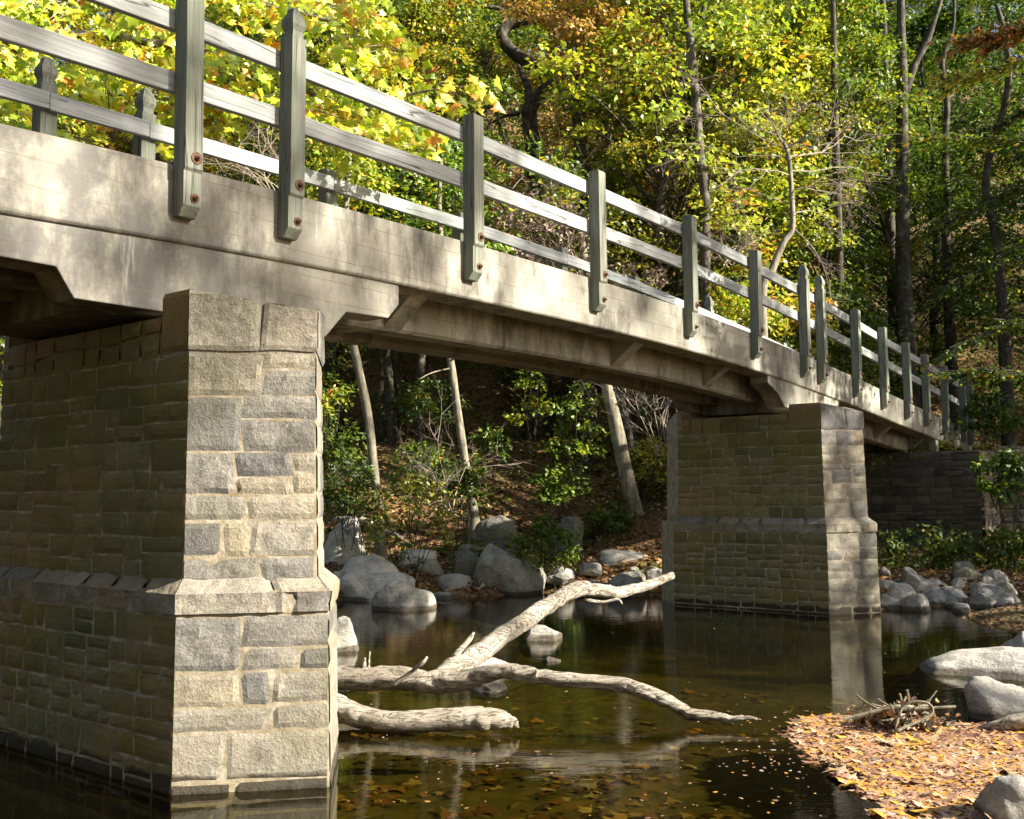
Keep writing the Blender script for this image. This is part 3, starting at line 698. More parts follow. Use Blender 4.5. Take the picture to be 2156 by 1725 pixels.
ROCKS = [
 (845, 1286, 134, 68, ROCKG, 'smooth grey dome-shaped boulder in the water, front one of the pair by the near pier', 1, None, 'round'),
 (775, 1266, 180, 66, ROCKP, 'pale boulder crossed by a shadow, directly behind the dome-shaped boulder', 2, None, 'cut'),
 (772, 1232, 134, 72, ROCKP, 'large rounded boulder at the foot of the leaning pale trunk', 4, 17.3, 'round'),
 (712, 1258, 62, 66, ROCKP, 'white sunlit boulder half hidden by the right edge of the near pier', 5, None, 'round'),
 (715, 1374, 100, 72, ROCKP, 'brown-footed boulder in the water touching the right edge of the near pier', 6, None, 'cut'),
 (722, 1180, 110, 92, ROCKP, 'hollowed mossy boulder uphill of the rounded ones beside the near pier', 7, 18.6, 'round'),
 (1068, 1222, 156, 86, ROCKM, 'big two-toned boulder with a mossy crown at the centre of the far shore', 8, 17.6, 'cut'),
 (1100, 1243, 104, 26, ROCKP, 'low flat stone at the water edge below the big mossy-crowned boulder', 9, None, 'cut'),
 (1046, 1134, 100, 56, ROCKD, 'dark angular slab-like boulder uphill behind the mossy-crowned boulder', 10, 20.2, 'cut'),
 (1194, 1130, 68, 50, ROCKD, 'dark mossy boulder to the right of the pale green shrub', 11, 20, 'cut'),
 (1330, 1196, 140, 40, ROCKG, 'broad flat slab of bare rock on the bank left of the farther pier', 12, 19, 'flat'),
 (1140, 1350, 88, 34, ROCKG, 'small wet rock in mid-stream just under the raised log', 13, None, 'cut'),
 (1160, 1394, 40, 10, ROCKG, 'tiny rock barely breaking the surface in mid-stream', 14, None, 'cut'),
 (1030, 1424, 140, 30, ROCKP, 'pale smooth stone behind the fork of the log', 15, None, 'round'),
 (1028, 1460, 84, 16, ROCKP, 'flat pale stone in the water just in front of the log', 16, None, 'flat'),
 (897, 1240, 38, 32, ROCKD, 'small dark blue-grey rock at the water edge right of the dome-shaped boulder', 17, None, 'cut'),
 (953, 1234, 78, 28, ROCKG, 'long low rock on the leaf-strewn shore left of the mossy-crowned boulder', 18, 17.5, 'flat'),
 (984, 1196, 58, 44, ROCKD, 'dark lumpy rock leaning on the left side of the mossy-crowned boulder', 19, 18.2, 'cut'),
 (905, 1200, 56, 26, ROCKM, 'mossy rock in the leaves above the small dark blue-grey rock', 20, 18.3, 'cut'),
 (1325, 1232, 78, 32, ROCKG, 'grey rock at the water edge behind the tip of the raised log', 21, 17.3, 'cut'),
 (1248, 1246, 66, 22, ROCKG, 'low grey rock at the water edge above the bend of the raised log', 22, 17.2, 'flat'),
 (1390, 1226, 60, 30, ROCKG, 'pale grey rock touching the left corner of the farther pier', 23, 17.6, 'cut'),
 (878, 1178, 74, 22, ROCKP, 'bright flat stone in the sunny leaves right of the leaning pale trunk', 24, 18.8, 'flat'),
 (1870, 1272, 70, 50, ROCKP, 'bright steep rock touching the right side of the farther pier', 31, None, 'cut'),
 (1880, 1284, 58, 30, ROCKG, 'grey rock at the water in front of the bright steep rock', 32, None, 'round'),
 (1936, 1287, 66, 36, ROCKG, 'round grey rock second from the farther pier at the water edge', 33, None, 'round'),
 (1985, 1276, 88, 34, ROCKG, 'table-like grey rock overhanging the water right of the farther pier', 34, None, 'flat'),
 (1940, 1236, 78, 40, ROCKG, 'grey peaked rock highest above the shore right of the farther pier', 35, 15.6, 'cut'),
 (2074, 1282, 66, 42, ROCKG, 'upright squared rock at the water near the right edge of the picture', 36, None, 'cut'),
 (2136, 1284, 84, 30, ROCKG, 'streaked grey rock on the far shore cut by the right edge of the picture', 37, None, 'flat'),
 (2092, 1254, 70, 24, ROCKG, 'low rock lying behind the upright squared rock', 38, 15.2, 'round'),
 (2080, 1430, 310, 60, ROCKP, 'long white wedge-shaped boulder at the right pointing into the stream', 39, None, 'wedge'),
 (2165, 1520, 190, 88, ROCKG, 'pitted grey boulder right of the driftwood tangle', 40, None, 'cut'),
 (2170, 1750, 200, 112, ROCKG, 'smooth boulder in the lower right corner beyond the leaf raft', 41, None, 'round'),
 (2160, 1385, 78, 60, ROCKG, 'grey boulder behind the long white wedge-shaped boulder', 42, None, 'round'),
 (742, 1262, 60, 26, ROCKP, 'low pale stone squeezed between the white boulder and the shadow-crossed one', 51, None, 'round'),
 (930, 1262, 60, 14, ROCKG, 'thin flat stone awash at the right foot of the dome-shaped boulder', 52, None, 'flat'),
 (992, 1166, 60, 22, ROCKD, 'dull flat stone uphill of the dark lumpy rock', 53, 19.5, 'flat'),
 (1180, 1212, 60, 20, ROCKG, 'half-buried grey stone among leaves below the pale green shrub', 54, 17.9, 'flat'),
 (1245, 1200, 46, 16, ROCKG, 'small buried stone left of the broad bare slab', 55, 18.5, 'flat'),
 (1905, 1258, 60, 28, ROCKP, 'pale lumpy stone wedged behind the bright steep rock', 56, 15.0, 'round'),
 (2020, 1262, 70, 22, ROCKG, 'flat stone behind the table-like overhanging rock', 57, 15.3, 'flat'),
 (2030, 1290, 44, 18, ROCKG, 'small wet stone between the table-like rock and the upright squared rock', 58, None, 'round'),
 (2110, 1232, 64, 30, ROCKG, 'sloping grey rock above the low rock near the right edge', 59, 15.8, 'cut'),
 (1985, 1240, 54, 20, ROCKG, 'narrow stone right of the grey peaked rock', 60, 15.8, 'flat'),
 (2040, 1214, 60, 30, ROCKD, 'dark rock in the ground cover uphill of the far shore on the right', 43, 16.2, 'cut'),
]
for r in ROCKS:
    px, py, w, h, mt, lab, sd_, Y, shp = r
    rock(px, py, w, h, mt, lab, sd_, Y, shp, dep=1.3 if shp == 'flat' else .8, cuts=9 if shp == 'cut' else (4 if shp == 'round' else 7), lean=.5 if shp == 'wedge' else 0, sink=.45 if shp in ('round', 'wedge') else .3)
rg = random.Random(77); cob = []
for k in range(46):
    x = rg.uniform(-3.6, 9.5); y = shore_y(x)+rg.uniform(-.3, 1.6)
    s_, t_ = inbridge(x, y)
    if abs(s_-14.9) < 1.1 and t_ < 3: continue
    sz = rg.uniform(.1, .32)
    if k < 5:
        o = rock(1000, 1240, 30, 12, ROCKG if k % 2 else ROCKM, 'x', 200+k, cuts=8); cob.append(o)
    else:
        o = cob[k % 5].copy(); col.objects.link(o)
    o.name = 'cobble'; o.location = (x, y, height(x, y)+.02); o.rotation_euler = (0, 0, rg.uniform(0, 6.3))
    f = sz/.25; o.scale = (f, f*.9, f*rg.uniform(.8, 1.6))
    tag(o, 'small loose stone among fallen leaves along the far water edge', 'stone', 'loose stones along the far water edge')

# ------------------------------------------------------------------ logs and driftwood
def log_path(pp, n=8): return smooth_path([at(*p) for p in pp], n)
def ripple(pts, amp, f, seed):
    return [p+Vector((noise.noise(Vector((i*f, seed, 0))), noise.noise(Vector((i*f, seed, 9))), noise.noise(Vector((i*f, 7, seed)))))*amp for i, p in enumerate(pts)]
lg = empty('fallen_log', at(700, 1432, 8.8)); li = Vector(lg.location)
tag(lg, 'forked barkless log reaching from the near pier, one limb raised towards the farther pier', 'log', 'fallen logs in the creek')
A = [(640, 1440, 8.95), (740, 1426, 8.8), (860, 1432, 8.65), (950, 1436, 8.5), (1060, 1413, 8.3), (1160, 1430, 8.15), (1300, 1440, 8.0), (1370, 1462, 7.9), (1440, 1494, 7.8), (1530, 1512, 7.68), (1592, 1514, 7.6)]
P = ripple(ripple(log_path(A), .03, .16, 2), .012, .7, 3); rd = lerp_list([.105, .097, .10, .088, .062, .058, .058, .056, .048, .03, .010], 8)
m = MB(); m.tube([p-li for p in P], rd, 28, rough=.22, seed=1); m.build('trunk', LOG, lg, smooth=True)
B = [(880, 1436, 8.62), (960, 1405, 8.7), (1010, 1375, 8.85), (1090, 1315, 9.2), (1165, 1268, 9.55), (1222, 1240, 9.78), (1240, 1240, 9.84), (1305, 1249, 10.0), (1370, 1230, 10.2), (1416, 1211, 10.35)]
P = ripple(ripple(log_path(B), .028, .18, 5), .012, .8, 3); rd = lerp_list([.05, .095, .085, .078, .072, .076, .066, .054, .048, .034], 8)
m = MB(); m.tube([p-li for p in P], rd, 28, rough=.22, seed=4); m.build('limb', LOG, lg, smooth=True)
for pp, r0 in (([(1128, 1424, 8.15), (1130, 1410, 8.13)], .022), ([(1412, 1212, 10.35), (1419, 1208, 10.37)], .018), ([(1409, 1218, 10.35), (1417, 1219, 10.37)], .012), ([(822, 1444, 8.5), (862, 1418, 8.45), (890, 1395, 8.4), (900, 1383, 8.4)], .024), ([(955, 1384, 8.7), (985, 1350, 8.75), (998, 1332, 8.78)], .03), ([(776, 1420, 8.8), (777, 1390, 8.8), (779, 1372, 8.8)], .012), ([(765, 1410, 8.75), (768, 1385, 8.75)], .026),
               ([(1230, 1262, 9.85), (1270, 1268, 9.9), (1300, 1262, 9.9), (1310, 1272, 9.9)], .02)):
    m = MB(); q = smooth_path([at(*p) for p in pp], 4); m.tube([p-li for p in q], lerp_list([r0]+[r0*.8]*(len(pp)-2)+[r0*.4], 4), 8, rough=.4, seed=3); m.build('branch', LOG, lg, smooth=True)
C_ = [(640, 1472, 7.9), (700, 1486, 7.82), (760, 1510, 7.7), (830, 1521, 7.6), (930, 1516, 7.55), (1010, 1513, 7.5), (1060, 1516, 7.5), (1092, 1526, 7.5)]
P = ripple(log_path(C_), .012, .5, 8); rd = lerp_list([.10, .10, .085, .08, .085, .085, .065, .02], 8)
m = MB(); m.tube(P, rd, 28, rough=.06, seed=9); o = m.build('fallen_log', LOG, smooth=True)
tag(o, 'smooth half-sunken log lying in front of the forked one', 'log', 'fallen logs in the creek')
m = MB(); q = smooth_path([at(*p) for p in ((2062, 1535, 7.45), (2110, 1526, 7.4), (2170, 1515, 7.35), (2260, 1500, 7.3))], 6); m.tube(q, lerp_list([.02, .045, .06, .07], 6), 12, rough=.3, seed=2)
o = m.build('fallen_log', LOG, smooth=True); tag(o, 'short grey log poking in from the right edge above the leaf raft', 'log', 'fallen logs in the creek')
m = MB(); q = smooth_path([drop(705, 1118)+Vector((0, 0, .25)), drop(760, 1118)+Vector((0, 0, .22)), drop(800, 1128)+Vector((0, 0, .15)), drop(850, 1145)+Vector((0, 0, .1))], 6); m.tube(q, lerp_list([.05, .08, .07, .04], 6), 9, rough=.4, seed=2)
o = m.build('fallen_log', LOG, smooth=True); tag(o, 'pale dead branch lying on the bank behind the leaning pale trunk', 'log', 'fallen logs in the creek')
# driftwood tangle
rg = random.Random(9); m = MB(); c = onz(1905, 1530, .02)
for k in range(75):
    a0 = c+Vector((rg.gauss(0, .13), rg.gauss(0, .12), rg.uniform(0, .10))); d = Vector((rg.gauss(0, 1), rg.gauss(0, .8), rg.gauss(.35, .5))).normalized()*rg.uniform(.06, .22)
    k2 = d.cross(Vector((0, 0, 1)))*rg.uniform(-.3, .3); m.tube(smooth_path([a0, a0+d*.5+k2, a0+d], 3), rg.uniform(.004, .012), 5, a=rg.random())
q = smooth_path([at(1885, 1530, 7.3), at(1900, 1490, 7.3), at(1925, 1478, 7.28), at(1955, 1482, 7.26), at(1962, 1502, 7.25), at(1930, 1520, 7.24), at(1890, 1538, 7.2)], 5); m.tube(q, .011, 7)
m.tube([at(1925, 1492, 7.26), at(2012, 1488, 7.26)], .010, 7)
for k in range(4): m.tube(smooth_path([c+Vector((rg.gauss(0, .1), 0, .1)), c+Vector((rg.gauss(-.1, .1), -.05, .16)), c+Vector((rg.gauss(-.35, .1), rg.gauss(0, .05), .06))], 4), .014, 6)
o = m.build('driftwood_tangle', BARKP); rs = np.random.RandomState(5); n_ = 260
LC = np.stack([c.x+rs.normal(-.03, .15, n_), c.y+rs.normal(0, .11, n_), .03+np.abs(rs.normal(0, .07, n_))], 1)
DRIFT = o; tag(o, 'tangle of twigs, roots and a looped stick on the leaf raft', 'driftwood')

# ------------------------------------------------------------------ leaves
def leaf_cloud(name, C, D, U, size, mat_, parent=None, rnd=None, shape='quad', curl=.25, seed=0):
    """C centres, D leaf directions, U leaf normals (n,3)"""
    rs = np.random.RandomState(seed); n = len(C)
    D = D/np.linalg.norm(D, axis=1, keepdims=True); S = np.cross(D, U); S /= (np.linalg.norm(S, axis=1, keepdims=True)+1e-9); U = np.cross(S, D)
    size = np.asarray(size).reshape(-1, 1)*np.ones((n, 1))
    if shape == 'quad': T = np.array([(0, 0, 0), (.42, .36, 1), (1.0, 0, .2), (.42, -.36, 1)]); Fq = np.array([(0, 1, 2, 3)])
    elif shape == 'oval':
        T = np.array([(0, 0, 0), (.28, .30, 1), (.68, .24, .9), (1.0, 0, 0), (.68, -.24, .9), (.28, -.30, 1)]); Fq = np.array([(0, 1, 2, 3), (0, 3, 4, 5)])
    else:
        o_ = [(0, 0), (-.05, .16), (-.22, .42), (.12, .36), (.16, .62), (.36, .40), (.48, .46), (.56, .20), (1.0, 0)]
        pts = o_+[(x, -y) for x, y in o_[-2:0:-1]]
        T = np.array([(x, y, abs(y)*1.4-(x-.4)**2*.9) for x, y in pts]+[(.3, 0, -.1)]); k = len(pts)
        Fq = np.array([(i, (i+1) % k, k) for i in range(k)])
    cu = curl*rs.uniform(.2, 1.4, (n, 1, 1))
    Vv = C[:, None, :]+D[:, None, :]*(T[None, :, 0:1]*size[:, None, :])+S[:, None, :]*(T[None, :, 1:2]*size[:, None, :])-U[:, None, :]*(T[None, :, 2:3]*size[:, None, :]*cu)
    k = len(T); F_ = (np.arange(n)[:, None, None]*k+Fq[None]).reshape(-1, Fq.shape[1])
    r = rs.rand(n) if rnd is None else rnd
    return mesh_np(name, Vv.reshape(-1, 3), F_, mat_, parent, fattr=np.repeat(r, len(Fq)))
def spray_points(rs, centres, radii, per, flat=.18, tilt=.25):
    """flat leafy sprays: points, directions, normals"""
    Cs, Ds, Us, Rn = [], [], [], []
    for c, r in zip(centres, radii):
        n = per; a = rs.uniform(0, 2*np.pi, n); q = np.sqrt(rs.uniform(0, 1, n))*r
        nrm = np.array([rs.normal(0, tilt), rs.normal(0, tilt), 1.0]); nrm /= np.linalg.norm(nrm)
        e1 = np.cross(nrm, [0, 1, .1]); e1 /= np.linalg.norm(e1); e2 = np.cross(nrm, e1)
        P = c+e1*(q*np.cos(a))[:, None]+e2*(q*np.sin(a))[:, None]+nrm*rs.normal(0, flat*r, n)[:, None]
        P[:, 2] -= (q/r)**2*r*.25
        D = e1*np.cos(a)[:, None]+e2*np.sin(a)[:, None]+rs.normal(0, .5, (n, 3)); D[:, 2] -= .35
        U = nrm+rs.normal(0, .42, (n, 3))
        Cs.append(P); Ds.append(D); Us.append(U); Rn.append(np.clip(rs.normal(.45+rs.normal(0, .14), .2, n), 0, 1))
    return np.concatenate(Cs), np.concatenate(Ds), np.concatenate(Us), np.concatenate(Rn)
def tree_mesh(seed, H, cr, zb, sprays, per, leaf, mat_, bark, r0=.14, lean=0, shape='quad', sr=(.45, .95)):
    """a tree about H tall at the origin: returns empty > trunk, crown"""
    rs = np.random.RandomState(seed); rg = random.Random(seed)
    root = empty('woodland_tree'); m = MB()
    ax = [Vector((lean*(i/8)**1.5*H*.2+noise.noise(Vector((i*.5, seed, 0)))*.35*min(1, i/2), noise.noise(Vector((i*.5, seed, 5)))*.35*min(1, i/2), H*.96*i/8)) for i in range(9)]
    ax[0].z = -.4
    ax_s = smooth_path(ax, 3); m.tube(ax_s, [r0*(1.25 if i == 0 else 1)*(1-.86*i/(len(ax_s)-1)) for i in range(len(ax_s))], 9, rough=.2, seed=seed)
    cs, ra = [], []
    for k in range(sprays):
        f = rs.uniform(0, 1)**.8; z = zb+(H-zb)*f
        prof = math.sin(math.pi*(.18+.80*f))**.7
        a = rs.uniform(0, 2*np.pi); q = cr*prof*rs.uniform(.25, 1)**.6
        b = ax_s[min(len(ax_s)-1, int(z/H*len(ax_s)))]
        cs.append(np.array([b.x+q*math.cos(a), b.y+q*math.sin(a), z+rs.normal(0, .2)])); ra.append(rs.uniform(*sr)*(1.0 if f < .8 else .75))
        if k % 2 == 0:
            i0 = max(1, int((z-q*.55)/H*(len(ax_s)-1))); s0 = ax_s[min(i0, len(ax_s)-1)]; e0 = Vector(cs[-1]); md = s0.lerp(e0, .5)+Vector((rg.gauss(0, .12), rg.gauss(0, .12), .15+rg.gauss(0, .1)))
            rr = max(.014, r0*.28*(1-f*.6)); m.tube(smooth_path([s0, md, e0], 3), lerp_list([rr, rr*.6, rr*.2], 3), 5, caps=False)
    m.build('trunk', bark, root, smooth=True)
    C, D, U, rn = spray_points(rs, cs, ra, per)
    leaf_cloud('crown', C, D, U, rs.uniform(.7, 1.25, len(C))*leaf, mat_, root, rn, shape, seed=seed)
    return root
def copy_tree(root, loc, sc, rz, mat_=None, bark=None):
    r = root.copy(); col.objects.link(r); r.location = loc; r.scale = sc; r.rotation_euler = (0, 0, rz)
    for ch in list(root.children):
        c = ch.copy(); col.objects.link(c); c.parent = r
        if mat_ and ch.name.startswith('crown'):
            c.material_slots[0].link = 'OBJECT'; c.material_slots[0].material = mat_
    return r
protosT = [tree_mesh(31, 11, 2.7, 1.6, 95, 125, .14, LF_GREEN, BARKD, .13),
           tree_mesh(32, 8.5, 2.9, .9, 85, 120, .13, LF_YEL, BARKD, .09),
           tree_mesh(33, 14, 3.2, 3.4, 105, 125, .145, LF_GREEN, BARKD, .18, 1),
           tree_mesh(34, 6, 2.3, .5, 70, 110, .12, LF_DARK, BARKD, .06),
           tree_mesh(35, 16, 3.4, 6, 95, 120, .155, LF_YEL, BARKD, .22, -1)]
HTS = [11, 8.5, 14, 6, 16]
rg = random.Random(101); used = [False]*5; placed = []
MATS = dict(g=LF_GREEN, y=LF_YEL, o=LF_ORA, d=LF_DARK)
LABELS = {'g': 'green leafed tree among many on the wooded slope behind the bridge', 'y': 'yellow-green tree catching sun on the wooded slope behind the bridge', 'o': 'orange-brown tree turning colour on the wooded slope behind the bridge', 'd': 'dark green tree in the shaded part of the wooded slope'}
def put_tree(k, x, y, sc, mk):
    if 18 < y < 27.6 and -.075 < x/y < .10: x = y*(.15 if x/y > .02 else -.12)
    rg = random.Random(int(x*97+y*1313)+k)
    z = height(x, y)
    root = protosT[k]
    if not used[k]:
        used[k] = True; r = root; r.location = (x, y, z-.15); r.scale = (sc, sc, sc); r.rotation_euler = (0, 0, rg.uniform(0, 6.28))
        for ch in r.children:
            if ch.name.startswith('crown'): ch.material_slots[0].link = 'OBJECT'; ch.material_slots[0].material = MATS[mk]
    else: r = copy_tree(root, (x, y, z-.15), (sc*rg.uniform(.9, 1.15), sc*rg.uniform(.9, 1.15), sc), rg.uniform(0, 6.28), MATS[mk])
    tag(r, LABELS[mk], 'tree', 'trees on the wooded slope'); return r
for row, (Y, n, ks, spread) in enumerate([(26, 9, (1, 3, 0, 3), .60), (31, 11, (0, 1, 3), .62), (37, 12, (2, 0, 1), .62), (45, 12, (2, 4, 0), .64), (54, 13, (4, 2), .66), (66, 14, (4, 2), .68), (80, 15, (4, 4), .7)]):
    for i in range(n):
        u = -spread+(2*spread)*(i+.5+rg.uniform(-.38, .38))/n; y = Y+rg.uniform(-2.5, 2.5); x = u*y
        s_, t_ = inbridge(x, y)
        if -2 < t_ < 4.0 and s_ < 29: continue
        if u < -.30 and rg.random() < (.8 if Y > 40 else .45): continue
        ks_ = rg.choice(ks); r_ = rg.random()
        if Y < 30 and -.24 < u < .19: ks_ = 2
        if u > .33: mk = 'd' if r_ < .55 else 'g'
        elif u > .05: mk = 'g' if r_ < .42 else ('y' if r_ < .7 else 'o')
        else: mk = 'g' if r_ < .40 else ('y' if r_ < .66 else 'o')
        put_tree(ks_, x, y, rg.uniform(.8, 1.15), mk)
for i, (x, y, k, sc, mk) in enumerate([(2.2, 24.5, 2, .85, 'y'), (5.6, 25.5, 2, .8, 'y'), (8.6, 27.2, 2, .85, 'g'), (11.6, 27.5, 2, .8, 'd'), (14, 25.5, 2, .8, 'd'), (4.0, 27.5, 2, .95, 'g'), (-.5, 25.5, 2, .85, 'g'), (7.2, 29, 4, .8, 'y'), (10, 30.5, 2, 1.0, 'g'), (-3.2, 27, 2, .9, 'y'),
                                     (-5, 42, 4, 1.15, 'g'), (-2.5, 44, 4, 1.15, 'y'), (-7.5, 46, 4, 1.1, 'o'), (0, 48, 4, 1.1, 'g'), (6.4, 22.6, 1, .6, 'y'), (7.9, 23.6, 3, .9, 'd'), (-9, 38, 4, 1.0, 'y'), (-12, 42, 4, 1.0, 'g')]):
    put_tree(k, x, y, sc, mk)
for x, y, sc in ((-11.5, 29, 1.0), (-14, 33, 1.0), (-9, 32, 1.0), (-16.5, 37, 1.1), (-12.5, 36, 1.1)): put_tree(2, x, y, sc, 'y')
for i in range(17):
    y = rg.uniform(88, 104); u = -.25+.8*i/16; put_tree(4, u*y, y, rg.uniform(1.2, 1.45), rg.choice('gyg'))
# crowns over the right bank whose shade falls across the creek and the bridge (beyond the right edge of the picture)
SHADE = [(14.8, 11.2, 0, .8), (12.8, 14.6, 0, .85), (21, 19.5, 4, 1.0), (20.5, 16.2, 2, 1.0), (28, 13.5, 4, 1.1), (26, 23, 4, 1.1), (32, 17, 4, 1.15), (24, 30, 4, 1.1), (33, 34, 4, 1.15), (31, 27, 2, 1.2), (17.5, 21.5, 2, 1.0), (40, 22, 4, 1.2)]
for x, y, k, sc in SHADE:
    r = put_tree(k, x, y, sc, 'g'); tag(r, 'tall tree on the right bank outside the picture', 'tree', 'trees on the right bank')
for i in range(34):          # the wood closes in behind the camera and upstream too
    b_ = R(rg.uniform(135, 318)); d_ = rg.uniform(9, 30)
    x, y = math.sin(b_)*d_, math.cos(b_)*d_
    if y > 5 and x > -13: x -= 9
    s_, t_ = inbridge(x, y)
    if -3 < t_ < 5: continue
    r = put_tree(rg.choice((0, 2, 4, 2)), x, y, rg.uniform(.9, 1.2), rg.choice('gyyo')); tag(r, 'tree of the wood around the creek, outside the picture', 'tree', 'trees outside the picture')
hp = tree_mesh(36, 14.5, 3.0, 10.6, 26, 60, .20, LF_GREEN, BARKD, .16)
for i, (x, y, rz, sc) in enumerate([(24, -3.4, 0, 1.42), (25, .6, 2, 1.42), (30, 4.5, 1, 1.6), (23, -7.5, 3, 1.35), (24, 7.5, 4, 1.3)]):
    r = hp if i == 0 else copy_tree(hp, (0, 0, 0), (1, 1, 1), 0)
    r.location = (x, y, height(x, y)-.1); r.rotation_euler = (0, 0, rz); r.scale = (sc, sc, sc)
    tag(r, 'high-crowned tree on the right bank outside the picture', 'tree', 'trees on the right bank')

# ---- trees that can be told apart by their trunks
def px_tree(pts, rad, bark, label, name='tree', crown=None, limbs=(), n=5, rough=.12, group=None, footY=None, seg=12):
    """pts: (px,py,Y) from the foot up; rad in metres"""
    foot = at(*pts[0]); g0 = height(foot.x, foot.y)
    root = empty(name, (foot.x, foot.y, min(g0, foot.z))); ri = Vector(root.location)
    P = [at(*p) for p in pts]
    if P[0].z > g0: P = [Vector((P[0].x, P[0].y, g0-.15))]+P; rad = [rad[0]*1.9]+[rad[0]*1.12]+list(rad[1:])
    q = smooth_path(P, n); m = MB(); m.tube([p-ri for p in q], lerp_list(list(rad), n), seg, rough=rough, seed=pts[0][0]); m.build('trunk', bark, root, smooth=True)
    for lp, lr in limbs:
        m = MB(); q = smooth_path([at(*p) for p in lp], 4); m.tube([p-ri for p in q], lerp_list(list(lr), 4), 8, rough=.25, seed=lp[0][0]); m.build('limb', bark, root, smooth=True)
    if crown:
        mt, cl, per, lf, sr, sd_ = crown; rs = np.random.RandomState(sd_)
        cs = [np.array(at(*c)-ri) for c in cl]; C, D, U, rn = spray_points(rs, cs, rs.uniform(sr[0], sr[1], len(cs)), per)
        leaf_cloud('crown', C, D, U, rs.uniform(.7, 1.25, len(C))*lf, mt, root, rn, 'oval', seed=sd_)
    tag(root, label, 'tree', group or 'trees with trunks that stand out'); return root
def cl(seed, n, x0, x1, y0, y1, Y0, Y1):
    r = random.Random(seed); return [(r.uniform(x0, x1), r.uniform(y0, y1), r.uniform(Y0, Y1)) for _ in range(n)]
px_tree([(801, 1156, 18.4), (795, 1085, 18.4), (787, 985, 18.4), (775, 880, 18.5), (758, 790, 18.5), (744, 720, 18.6), (738, 640, 18.7), (728, 480, 19), (735, 330, 19.3), (745, 180, 19.6)], [.10, .088, .085, .082, .08, .07, .07, .06, .05, .03], BARKP,
        'slender pale trunk bending left, nearest the right side of the near pier under the bridge', crown=(LF_YEL, cl(1, 26, 640, 860, 150, 420, 18, 21), 80, .13, (.4, .8), 1))
px_tree([(998, 1092, 20.5), (985, 1010, 20.5), (970, 910, 20.5), (955, 800, 20.6), (945, 725, 20.7), (938, 600, 21), (925, 450, 21.3), (930, 300, 21.5)], [.10, .085, .08, .08, .075, .07, .06, .04], BARKP,
        'slender pale trunk leaning left in the middle of the gap under the bridge', crown=(LF_GREEN, cl(2, 26, 820, 1040, 230, 520, 20, 23), 80, .13, (.4, .8), 2),
        limbs=[([(950, 760, 20.6), (980, 735, 20.3), (1020, 740, 20.2), (1060, 742, 20)], [.025, .02, .014, .006]), ([(952, 775, 20.6), (910, 785, 20.4), (880, 800, 20.2)], [.022, .014, .005])])
px_tree([(1340, 1094, 21.5), (1318, 1000, 21.5), (1298, 900, 21.6), (1275, 800, 21.7), (1262, 740, 21.8), (1240, 600, 22), (1215, 450, 22.5)], [.19, .16, .15, .13, .12, .10, .07], BARKP,
        'thick leaning trunk lit on one side, left of the farther pier')
px_tree([(1352, 1090, 22.6), (1338, 1000, 22.6), (1315, 880, 22.7), (1290, 770, 22.8), (1270, 600, 23)], [.13, .12, .11, .10, .06], BARKD, 'dark trunk leaning close behind the thick lit trunk left of the farther pier')
px_tree([(815, 960, 26), (808, 880, 26), (804, 780, 26), (800, 690, 26), (796, 500, 26)], [.14, .14, .13, .12, .08], BARKD, 'dim upright trunk behind the bending pale trunk')
px_tree([(884, 950, 25), (884, 850, 25), (887, 740, 25), (890, 560, 25)], [.13, .12, .11, .08], BARKD, 'dark straight trunk between the two slender pale trunks')
px_tree([(1243, 1000, 25), (1240, 900, 25), (1240, 780, 25.2), (1242, 600, 25.5), (1220, 290, 26.5), (1210, 160, 27)], [.24, .22, .2, .2, .17, .13], BARKD, 'stout upright trunk behind the thick lit trunk under the bridge')
px_tree([(1192, 890, 29), (1190, 800, 29), (1188, 700, 29)], [.1, .09, .07], BARKD, 'thin dark trunk just left of the stout upright trunk')
px_tree([(1130, 620, 27.8), (1128, 480, 27.8), (1124, 340, 27.8), (1114, 240, 27.8), (1124, 215, 27.8), (1150, 180, 27.9), (1140, 150, 27.9), (1100, 125, 27.9), (1070, 100, 27.9), (1056, 72, 27.8), (1078, 52, 27.8), (1120, 42, 27.7), (1180, 22, 27.6), (1230, 5, 27.4)],
        [.25, .24, .23, .23, .21, .20, .19, .19, .19, .16, .14, .11, .08, .06], BARKD, 'gnarled dark tree with a sharply twisted S-shaped trunk above the railing', crown=(LF_ORA, cl(3, 34, 1100, 1340, -60, 34, 23.5, 27)+cl(33, 30, 1180, 1380, 30, 150, 23.5, 27)+cl(34, 6, 940, 1100, -40, 0, 23.5, 27), 60, .14, (.3, .65), 3),
        limbs=[([(1113, 235, 27.8), (1112, 190, 28.1), (1100, 160, 28.4), (1090, 135, 28.8)], [.12, .10, .09, .05]), ([(1056, 80, 27.8), (1066, 45, 27.8), (1050, 18, 27.7), (1000, 15, 27.6), (950, 18, 27.5), (925, -5, 27.4)], [.11, .08, .06, .045, .035, .02]), ([(1092, 240, 27.8), (1060, 246, 27.6), (1025, 265, 27.4)], [.07, .045, .02]), ([(1075, 20, 27.8), (1110, 30, 27.8), (1130, 40, 27.8)], [.06, .05, .03])])
px_tree([(1240, 560, 29), (1235, 420, 29), (1222, 280, 29), (1214, 190, 29), (1250, 130, 29), (1285, 80, 29), (1330, 20, 29), (1350, -30, 29)], [.22, .21, .2, .17, .12, .1, .08, .06], BARKD, 'dark forking trunk to the right of the S-shaped tree', limbs=[([(1214, 200, 29), (1200, 120, 29.4), (1195, 20, 29.8), (1200, -40, 30)], [.13, .11, .09, .06])])
